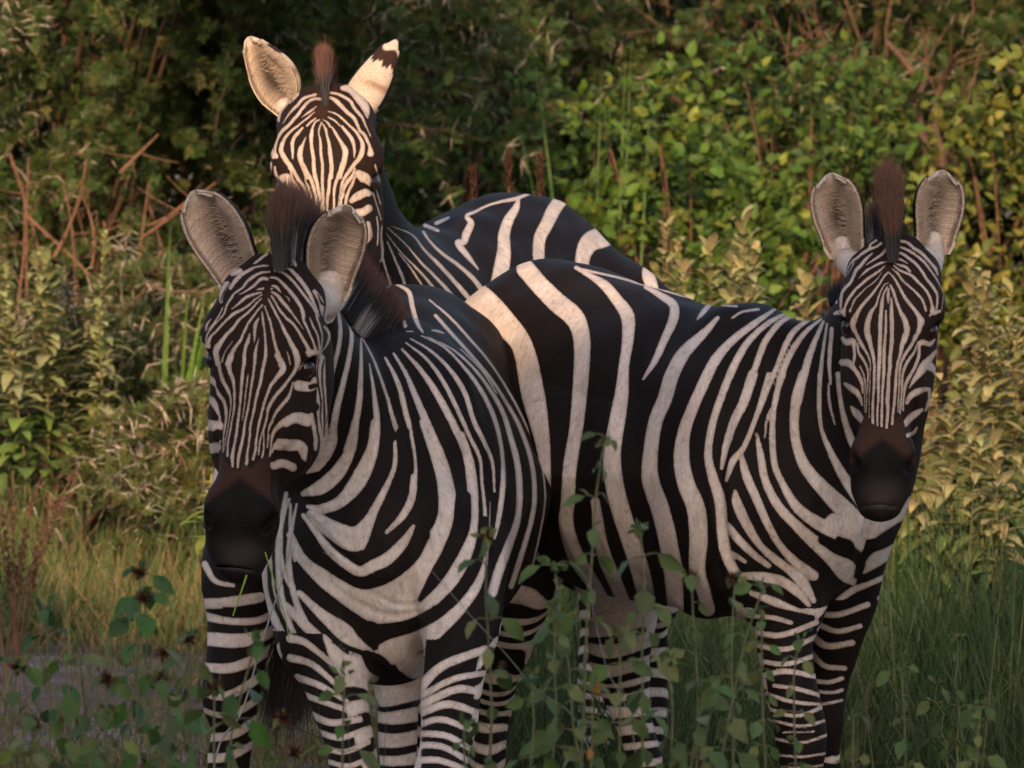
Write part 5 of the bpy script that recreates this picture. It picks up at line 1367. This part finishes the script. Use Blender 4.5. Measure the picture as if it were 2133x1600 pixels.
# bare trunk of the right bush
r_ = np.random.default_rng(4)
tk = empty('bush_wood', (X(1930, 25.4), 25.4, 0)); tag(tk, 'bare reddish forked trunk of the right thorn bush behind the far zebra ears', 'shrub')
pts = [[(1955, 420), (1925, 300), (1905, 210), (1900, 150), (1850, 90)], [(1905, 215), (1930, 150), (1925, 60)], [(1900, 180), (1840, 170), (1760, 130), (1690, 80)], [(1965, 440), (1960, 330), (1945, 250), (1960, 180), (1985, 120)],
       [(1985, 430), (1990, 340), (1975, 280)], [(1925, 300), (1880, 260), (1860, 200)], [(1950, 380), (1975, 300), (2005, 240), (2030, 160)], [(1905, 420), (1870, 330), (1850, 260)], [(1760, 130), (1700, 110), (1640, 115)]]
base = np.array([X(1930, 25.4), 25.4, 0]); ps = []
for k, q in enumerate(pts):
    r0 = .024 if k in (0, 3) else .012
    a = [P(x, y, 25.4+r_.uniform(-.1, .1))-base for x, y in q]
    if q[0][1] > 400: a = [np.array([r_.normal(0, .05), r_.normal(0, .05), -.02])]+a
    rr = np.linspace(r0, r0*.35, len(a)); ps.append(cr(np.column_stack([np.array(a), rr]), 5))
V, F = tubes(ps, 7); mesh_np('trunk', V, F, M_bark, tk)
tw = []
for k in range(60):
    q = ps[r_.integers(len(ps))]; a = q[r_.integers(len(q)//3, len(q)), :3]; d = nrm(r_.normal(0, 1, 3)+[0, 0, .4]); tw.append(bez(a, a+d*.07+[0, 0, .02], a+d*.16, .003, .001, 6))
V, F = tubes(tw, 4); mesh_np('twigs', V, F, M_barkred, tk)
# reddish stems low in the left bush
st = empty('bush_wood', (X(220, 23.9), 23.9, 0)); tag(st, 'tangle of thin bare reddish stems under the left thorn bush', 'shrub'); tw = []
for x0, y0, x1, y1, xm, ym in [(20, 700, 50, 400, 60, 560), (60, 720, 60, 330, 50, 520), (55, 450, 270, 660, 160, 540), (150, 700, 130, 380, 170, 520), (190, 560, 165, 400, 210, 470), (270, 690, 310, 380, 290, 540), (290, 500, 450, 380, 360, 450),
                               (330, 620, 310, 430, 350, 520), (390, 420, 310, 470, 350, 455), (110, 540, 180, 330, 170, 440), (20, 320, 90, 560, 60, 430), (230, 700, 215, 460, 245, 580), (250, 360, 330, 280, 300, 310), (90, 900, 30, 640, 50, 770)]:
    d = 23.7+r_.uniform(-.2, .2); o0 = np.array([X(220, 23.9), 23.9, 0]); tw.append(bez(P(x0, y0, d)-o0, P(xm, ym, d)-o0, P(x1, y1, d)-o0, .0062, .0032, 12))
    mq = tw[-1]
    for k in range(3):
        a = mq[r_.integers(3, 11), :3]; dd = nrm(r_.normal(0, 1, 3)); tw.append(bez(a, a+dd*.06, a+dd*.13+[0, 0, .02], .0025, .0012, 5))
V, F = tubes(tw, 5); mesh_np('stems', V, F, M_barkred, st)
# leafy shrubs
leafy_shrub('leafy_shrub', 'bright yellow green leafy shrub behind the rump of the rear zebra', 'shrub', (X(1420, 24.3), 24.3, 0), (.50, .36, 1.35), 60, 85, (.050, .62), (.066, .118, .018), (.13, .155, .025), .2, 21, GRP, low=.3, csz=.11)
leafy_shrub('leafy_shrub', 'green leafy shrub behind the gap between the rear zebra and the right zebra', 'shrub', (X(1650, 25.1), 25.1, 0), (.5, .36, 1.5), 60, 80, (.046, .6), (.052, .098, .018), (.11, .14, .025), .15, 22, GRP, low=.3, csz=.12)
leafy_shrub('leafy_shrub', 'darker leafy shrub just right of the rear zebra head', 'shrub', (X(1165, 25.0), 25.1, 0), (.33, .3, 1.36), 42, 70, (.045, .6), (.060, .110, .022), (.11, .15, .03), .15, 23, GRP, low=.3, csz=.11)
leafy_shrub('leafy_shrub', 'yellowing leafy shrub at the upper right edge of the photo', 'shrub', (X(2120, 24.7), 24.8, 0), (.24, .3, 1.65), 34, 80, (.048, .55), (.09, .12, .022), (.17, .16, .03), .25, 24, GRP, low=.3, csz=.10)
leafy_shrub('leafy_shrub', 'green leafy shrub showing between the ears of the rear zebra', 'shrub', (X(730, 25.3), 25.4, 0), (.24, .3, 1.62), 36, 70, (.05, .6), (.070, .135, .022), (.12, .17, .03), .15, 25, GRP, low=.4, csz=.11)
leafy_shrub('leafy_shrub', 'shaded leafy shrub low behind the left thorn bush stems', 'shrub', (X(250, 25.0), 25.2, 0), (.7, .3, .75), 40, 60, (.05, .6), (.055, .100, .020), (.1, .13, .03), .15, 26, GRP, low=.1, csz=.13)
# dense growth further back, each shrub a thing of its own
k = 0
proto = None
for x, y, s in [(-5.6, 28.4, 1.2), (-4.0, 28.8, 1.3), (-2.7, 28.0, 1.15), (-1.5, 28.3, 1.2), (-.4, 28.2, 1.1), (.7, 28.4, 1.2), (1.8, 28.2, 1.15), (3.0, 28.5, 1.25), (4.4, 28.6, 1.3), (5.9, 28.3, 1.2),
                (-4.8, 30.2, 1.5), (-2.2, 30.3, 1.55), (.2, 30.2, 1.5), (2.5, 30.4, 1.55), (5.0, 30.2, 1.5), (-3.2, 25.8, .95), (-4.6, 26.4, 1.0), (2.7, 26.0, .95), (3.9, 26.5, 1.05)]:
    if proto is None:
        proto = leafy_shrub('dense_shrub', 'dense shrub in the growth closing off the background, leaves darkened for deep shade', 'shrub', (x, y, 0), (1.0, .6, 2.3), 110, 60, (.075, .55), (.020, .038, .010), (.035, .055, .014), .2, 31, 'shade-darkened shrubs closing the background', low=.1, csz=.22)  # leaf colours darkened to stand for deep shade between the bushes
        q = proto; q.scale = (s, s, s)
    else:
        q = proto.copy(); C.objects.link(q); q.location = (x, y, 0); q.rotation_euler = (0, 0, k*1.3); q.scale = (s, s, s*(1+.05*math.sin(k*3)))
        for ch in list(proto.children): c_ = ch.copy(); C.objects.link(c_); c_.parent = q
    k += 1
# pale felty plants
FP = [(1440, 20.9, .97, 'pale felty plant showing just above the middle of the right zebra back'), (1500, 21.3, 1.0, 'tan leaved felty plant above the dip of the right zebra back'), (1585, 21.0, 1.10, 'tallest pale felty plant left of the right zebra ears'),
      (1650, 21.4, 1.02, 'pale felty plant close to the left ear of the right zebra'), (1700, 20.6, .95, 'felty plant partly hidden by the neck of the right zebra'), (1400, 21.6, 1.05, 'felty plant at the right end of the rear zebra rump'),
      (1545, 20.3, .95, 'short felty plant tucked against the right zebra back'),
      (2000, 20.3, .95, 'felty plant right beside the cheek of the right zebra'), (2060, 20.7, 1.0, 'tall felty plant right of the right zebra'), (2115, 20.2, .98, 'felty plant at the right edge of the photo'), (1990, 19.6, .80, 'low yellowish felty plant beside the jaw of the right zebra'),
      (2080, 19.5, .72, 'low felty plant at the right edge over the shade-darkened grass'),
      (30, 22.3, .92, 'felty plant at the left edge of the photo'), (105, 22.0, .95, 'felty plant with arching leaves second from the left edge'), (165, 22.2, 1.0, 'tallest felty plant left of the nearest zebra'), (230, 21.9, .80, 'small felty plant in the grass left of the nearest zebra'),
      (372, 20.1, .74, 'yellowish felty plant with long hanging leaves beside the muzzle of the nearest zebra')]
for i, (px, d, h, lb) in enumerate(FP):
    cA, cB = ((.28, .26, .12), (.13, .17, .055)) if px > 1300 else ((.27, .28, .12), (.12, .18, .045))
    if px == 372: cA, cB = (.33, .26, .06), (.20, .25, .045)
    felt_plant(lb, (X(px, d), d, 0), h, 100+i, 3 if px not in (372, 230) else 1, cA, cB, L0=.15 if px == 372 else .135)
# broad green blades right of the left thorn bush
r_ = np.random.default_rng(9); n = 26
rt = empty('broad_grass_tuft', (X(345, 22.4), 22.4, 0)); tag(rt, 'tuft of tall broad bright green blades left of the nearest zebra forehead', 'grass tuft')
p = r_.normal(0, .035, (n, 3))*[1, 1, 0]; d = nrm(np.column_stack([r_.normal(.22, .16, n), r_.normal(0, .2, n), np.ones(n)]))
V, F, K = strip_set(p, d, np.tile([0, 1., 0], (n, 1)), r_.uniform(.7, 1.18, n), np.full(n, .011), r_.uniform(0, .12, n), colvar(r_, (.085, .17, .02), n, .25), 6)
mesh_np('blades', V, F, M_leaf, rt, {'pig': K})
rt = empty('broad_grass_tuft', (X(1270, 24.0), 24.0, 0)); tag(rt, 'few tall thin green blades standing before the bright leafy shrub', 'grass tuft'); n = 8
p = r_.normal(0, .05, (n, 3))*[1, 1, 0]; d = nrm(np.column_stack([r_.normal(.03, .10, n), r_.normal(0, .1, n), np.ones(n)]))
V, F, K = strip_set(p, d, np.tile([0, 1., 0], (n, 1)), r_.uniform(1.1, 1.65, n), np.full(n, .007), r_.uniform(0, .12, n), colvar(r_, (.08, .14, .03), n, .25), 6)
mesh_np('blades', V, F, M_leaf, rt, {'pig': K})
# dry stalks above the rear zebra back
for x, y0, lb in ((985, 345, 'thin dark dry stalk above the rear zebra back, leftmost of the row'), (1060, 320, 'dark dry stalk above the middle of the rear zebra back'), (1125, 325, 'thick dark dry stalk above the rear zebra rump')):
    r0 = empty('dry_stalk', (X(x, 19.4), 19.4, 0)); tag(r0, lb, 'dry stalk', 'dry stalks behind the rear zebra')
    top = P(x, y0, 19.4)[2]; V, F = tubes([bez(np.zeros(3), np.array([.01, 0, top*.5]), np.array([.0, 0, top*.94]), .006, .004, 9)], 5); mesh_np('stem', V, F, M_bark, r0)
    nn = 120; zz = r_.uniform(top*.90, top*1.0, nn); p = np.column_stack([r_.normal(0, .004, nn), r_.normal(0, .004, nn), zz]); d = nrm(np.column_stack([r_.normal(0, .35, nn), r_.normal(0, .35, nn), np.ones(nn)]))
    V, F, K = strip_set(p, d, sph(r_, nn), np.full(nn, .026), np.full(nn, .0018), np.zeros(nn), colvar(r_, (.05, .024, .016), nn, .4), 2); mesh_np('seed_head', V, F, M_dry, r0, {'pig': K})
# brown dock stalks at left edge
for i, (x, d, h) in enumerate(((4, 19.6, .60), (30, 19.9, .50))):
    r0 = empty('dry_dock', (X(x, d), d, 0)); tag(r0, ['reddish dry seed stalk at the left edge of the photo', 'shorter reddish dry seed stalk second from the left edge', 'reddish dry seed stalk cut off by the left edge'][i], 'dry stalk', 'reddish seed stalks at the left')
    ps, hd = [], []
    for k in range(6):
        tp = np.array([r_.normal(.02, .07), r_.normal(0, .05), h*r_.uniform(.75, 1.02)]); ps.append(bez(np.zeros(3), np.array([tp[0]*.2, 0, h*.5]), tp, .003, .0015, 10))
        q = cr(ps[-1][4:, :3], 16); ii = r_.integers(0, len(q), 90); hd.append(q[ii]+r_.normal(0, .004, (90, 3)))
    V, F = tubes(ps, 4); mesh_np('stem', V, F, M_barkred, r0)
    for hq in hd:
        nn = len(hq); V, F, K = strip_set(hq, sph(r_, nn)+[0, 0, .6], sph(r_, nn), np.full(nn, .012), np.full(nn, .004), np.zeros(nn), colvar(r_, (.11, .055, .035), nn, .35), 2); mesh_np('seed_head', V, F, M_dry, r0, {'pig': K})

# grass (nobody could count it)
dry = [(.20, .155, .07), (.13, .14, .05), (.10, .13, .04), (.24, .16, .075), (.07, .11, .03)]
grn_shade = [(.016, .044, .011), (.022, .054, .013), (.032, .062, .016), (.06, .07, .025)]  # greens lowered to stand for the deep shade at the right
def bare(x, y):   # the bare soil patch at the lower left stays open
    return np.where(((x+1.25)/.8)**2+((y-19.6)/.9)**2 < 1, .16, np.where(((x+.55)/.35)**2+((y-19.3)/.6)**2 < 1, .15, 1.0))
grass_field('dry_grass', 'sunlit golden dry grass left of the nearest zebra', (-2.6, -.2, 20.2, 24.2), 26000, .30, .0022, dry, 41, bare)
grass_field('short_grass', 'short mixed grass and litter on the soil at lower left', (-2.6, -.1, 17.2, 20.6), 15000, .10, .0020, [(.13, .10, .05), (.16, .12, .06), (.08, .10, .03)], 42, bare)
grass_field('green_grass', 'green grass darkened for deep shade, right of and below the right zebra', (-.1, 2.8, 16.4, 21.5), 36000, .32, .0026, grn_shade, 43)
grass_field('meadow_grass', 'green grass between the shrubs and the zebras', (-.3, 3.2, 21.5, 25.0), 16000, .36, .0030, [(.07, .11, .025), (.10, .14, .03), (.2, .17, .06)], 44)
grass_field('rough_grass', 'thin rough grass spreading away beyond the zebras', (-7, 7, 15.5, 27), 34000, .20, .003, [(.08, .11, .03), (.14, .13, .05), (.18, .13, .06)], 45)
grass_field('tall_grass', 'tall green grass darkened for deep shade at the far right below the felty plants', (.85, 2.6, 17.6, 19.9), 9000, .62, .0030, grn_shade, 46)
grass_field('leg_grass', 'green grass growing up around the legs of the zebras', (-.2, 1.5, 15.9, 18.2), 5200, .55, .0028, [(.035, .065, .018), (.05, .08, .022), (.10, .10, .04)], 47)
grass_field('front_stalks', 'thin loose grass stalks among the weeds in front of the zebras', (-.85, .85, 11.0, 12.3), 330, .95, .0014, [(.07, .09, .03), (.14, .12, .06), (.10, .08, .04)], 48, lean=.16)
grass_field('green_tufts', 'green grass tufts scattered through the dry grass at the left', (-2.4, -.4, 20.4, 24.0), 5000, .42, .0030, [(.05, .09, .022), (.07, .11, .028)], 49)
# ---------------------------------------------------------------- weeds in front of and among the zebras
def W_(px, top, d, lb, seed, **kw):
    if d < 14: d *= .885; kw['leaf'] = kw.get('leaf', .045)*.92
    h = P(px, top, d)[2]; weed(lb, (X(px, d)-kw.get('lean', (0, 0))[0], d-kw.get('lean', (0, 0))[1], 0), h, seed, **kw)
W_(1250, 905, 12.6, 'tallest slender weed rising in front of the right zebra flank', 201, lean=(.05, 0), nst=1, leaf=.048, start=.55, nleaf=.9)
W_(1345, 1100, 12.7, 'branching weed with broad leaves in front of the right zebra belly', 202, lean=(.02, 0), nst=3, leaf=.06, start=.45)
W_(1010, 1120, 12.6, 'weed with a seed cluster in front of the nearest zebra shoulder', 203, lean=(-.03, 0), nst=2, leaf=.055, start=.45, heads=1)
W_(1450, 1200, 12.8, 'thin weed below the right zebra belly', 204, lean=(0, 0), nst=2, leaf=.045, start=.5, heads=1)
W_(1160, 1270, 12.5, 'leafy weed between the nearest zebra and the right zebra hind leg', 205, nst=2, leaf=.05, start=.4)
W_(1530, 1200, 13.0, 'small budding weed at the elbow of the right zebra', 206, nst=1, leaf=.036, start=.6, heads=1)
W_(1590, 1290, 13.0, 'weed in front of the near foreleg of the right zebra', 207, nst=2, leaf=.042, start=.55)
W_(710, 1400, 12.7, 'pale leaved weed in front of the nearest zebra forelegs', 208, nst=1, leaf=.06, start=.6, col=(.085, .14, .03))
W_(285, 1190, 13.0, 'tall weed with a dark seed head left of the nearest zebra', 209, nst=2, leaf=.06, start=.45, heads=2, col=(.045, .10, .028))
W_(300, 1240, 12.7, 'bushy heart leaved weed at lower left', 210, nst=3, leaf=.062, start=.45, heads=2, col=(.05, .105, .022))
W_(95, 1265, 13.2, 'dark leaved weed near the left edge over the dry grass', 211, nst=2, leaf=.056, start=.7, col=(.045, .10, .03))
W_(140, 1380, 12.4, 'light green weed at the lower left corner', 212, nst=2, leaf=.06, start=.5, col=(.09, .14, .03))
W_(330, 1420, 12.3, 'low weed crowding the bottom left foreground', 213, nst=3, leaf=.058, start=.5, heads=2)
W_(440, 1440, 12.6, 'weed beside the lower foreleg of the rear zebra', 214, nst=2, leaf=.05, start=.6, heads=1)
W_(1290, 1330, 12.3, 'dense low weed in front of the right zebra hind leg', 215, nst=3, leaf=.05, start=.45)
W_(1110, 1400, 12.4, 'low weed in front of the nearest zebra hind leg', 216, nst=3, leaf=.05, start=.5)
W_(1400, 1380, 12.5, 'low weed under the right zebra belly', 217, nst=2, leaf=.048, start=.5)
W_(1890, 1400, 13.1, 'weed with drooping leaves right of the right zebra forelegs', 218, nst=2, leaf=.045, start=.65)
W_(1780, 1490, 12.6, 'single leafed weed beside the right zebra foreleg at the bottom', 219, nst=1, leaf=.055, start=.75)
W_(2040, 1470, 12.9, 'weed at the bottom right corner', 220, nst=2, leaf=.045, start=.7)
W_(2000, 1330, 15.8, 'pale budding weed in the shade-darkened grass at the right', 221, nst=2, leaf=.045, start=.55)
W_(60, 1500, 12.2, 'leafy weed touching the lower left edge', 222, nst=2, leaf=.05, start=.6, heads=1)
W_(230, 1490, 12.1, 'yellowish weed at the bottom left', 223, nst=2, leaf=.05, start=.6, col=(.12, .15, .03))
W_(965, 1500, 12.3, 'small weed at the bottom between the nearest zebra legs', 224, nst=1, leaf=.04, start=.7)
W_(1230, 1440, 12.1, 'weed with orange tinged leaves at the bottom centre', 225, nst=2, leaf=.04, start=.6, alt=(.35, .15, .02))
W_(1660, 1330, 13.2, 'thin weed crossing the near foreleg of the right zebra', 226, nst=1, leaf=.036, start=.7)
W_(25, 1390, 12.8, 'drooping weed at the left edge near the bottom', 231, nst=2, leaf=.055, start=.55, heads=1)
W_(390, 1330, 12.9, 'weed with brown heads against the rear zebra foreleg', 232, nst=2, leaf=.045, start=.6, heads=3)
W_(215, 1420, 12.6, 'tangled weed in the middle of the lower left patch', 233, nst=4, leaf=.05, start=.45, heads=2)
W_(590, 1500, 12.9, 'small reddish weed between the forelegs at the bottom', 234, nst=2, leaf=.03, start=.7, heads=3, col=(.13, .07, .03))
# long pale stalks leaning across
def stalk(lb, pts, d, r0, col, seed=0):
    d = d; base = P(pts[0][0], 2300, d); base[2] = 0
    r0_ = empty('grass_stalk', base); tag(r0_, lb, 'grass stalk', 'long grass stalks in front of the zebras')
    a = [np.zeros(3)]+[P(x, y, d)-base for x, y in pts]
    V, F = tubes([cr(np.column_stack([np.array(a), np.linspace(r0, r0*.4, len(a))]), 6)], 5)
    mesh_np('stem', V, F, col, r0_)
M_pale = simple_mat('pale_stalk', (.22, .22, .20), .6, .2, .2, 50)
M_fresh = simple_mat('fresh_blade', (.16, .28, .04), .5, .3, .2, 50)
stalk('pale grey stalk leaning across the rear zebra foreleg and the nearest zebra chest', [(440, 1640), (505, 1480), (545, 1340), (590, 1200), (610, 1110)], 13.2, .0022, M_pale)
stalk('thin pale stalk crossing in front of the right zebra hind leg', [(1330, 1640), (1260, 1380), (1220, 1200)], 11.6, .0010, M_pale)
stalk('thin pale stalk slanting across the nearest zebra legs', [(1240, 1640), (1100, 1420), (960, 1260), (900, 1190)], 11.6, .0009, M_pale)
for lb, pts, rr in (('bent green grass blade hanging from the mouth of the nearest zebra', [(514, 1198), (505, 1225), (492, 1262), (485, 1283)], .0019), ('long thin green blade hanging beside the muzzle of the nearest zebra', [(552, 1150), (568, 1200), (590, 1270), (603, 1332)], .0013)):
    q = cr(np.column_stack([np.array([P(x, y, 13.90) for x, y in pts]), np.linspace(rr, rr*.6, len(pts))]), 5)
    bo = q[0, :3].copy(); q[:, :3] -= bo; V, F = tubes([q], 5); o = mesh_np('hanging_blade', V, F, M_fresh); o.location = bo; tag(o, lb, 'grass blade')
# unseen thicket behind the camera, crest shaped to throw shade on the near zebras
r_ = np.random.default_rng(77)
hd = nrm(np.array([math.sin(SUN_AZ), math.cos(SUN_AZ), 0])); pd = np.array([hd[1], -hd[0], 0])
DS = 20.0; base = np.array([0, 15.9, 0])-hd*DS
TAN = math.tan(SUN_EL)
def top_h(u): return TAN*DS+np.interp(u, [-16, -9, -5, -4, -3.1, -2.75, -2.4, -2.05, -1.7, -1.1, -.45, -.2, 0, .2, .4, .52, .7, 1.0, 2.4, 6], [1.7, 1.95, 1.8, 1.95, 1.85, 2.3, 1.75, 2.15, 1.8, 1.85, .98, .95, .94, 1.02, 1.04, 1.2, 1.6, 1.9, 2.0, 1.9])
base[2] = 0; th = empty('shade_thicket', base); tag(th, 'tall dense leafy thicket out of view, shaped to shade the zebras', 'thicket')
us = np.linspace(-14, 6, 201); vs = np.linspace(0, 1, 19); Vt = []
for u in us:
    for v in vs:
        hh = (top_h(u)-.05)*(1-abs(2*v-1)**3)**.5+.02*math.sin(u*9)*(v > 0)*(v < 1); dep = (v-.5)*2*(.55)
        Vt.append(pd*u+hd*(dep-.3)+np.array([0, 0, hh]))
Vt = np.array(Vt); nv = len(vs); i = np.arange(len(us)-1)[:, None]*nv; j = np.arange(nv-1)[None]
F = np.stack([i+j, i+nv+j, i+nv+j+1, i+j+1], -1).reshape(-1, 4)
M_thk = simple_mat('thicket_inside', (.05, .07, .02), .9, .1, .5, 12)
mesh_np('branch_mass', Vt, F, M_thk, th)
n = 42000; u = r_.uniform(-14, 6, n); v = r_.uniform(.02, .98, n); v[::3] = r_.uniform(.35, .65, len(v[::3])); hh = top_h(u)*(1-np.abs(2*v-1)**3)**.5
p = pd*u[:, None]+hd*(((v-.5)*1.1)-.3)[:, None]+np.array([0, 0, 1])*hh[:, None]+r_.normal(0, .035, (n, 3)); ln = r_.uniform(.04, .09, n)
V, F, K = leaf_set(p, sph(r_, n)+[0, 0, -.3], sph(r_, n), ln, ln*.6, colvar(r_, (.06, .10, .02), n, .3)); mesh_np('leaves', V, F, M_leaf, th, {'pig': K}, smooth=False)
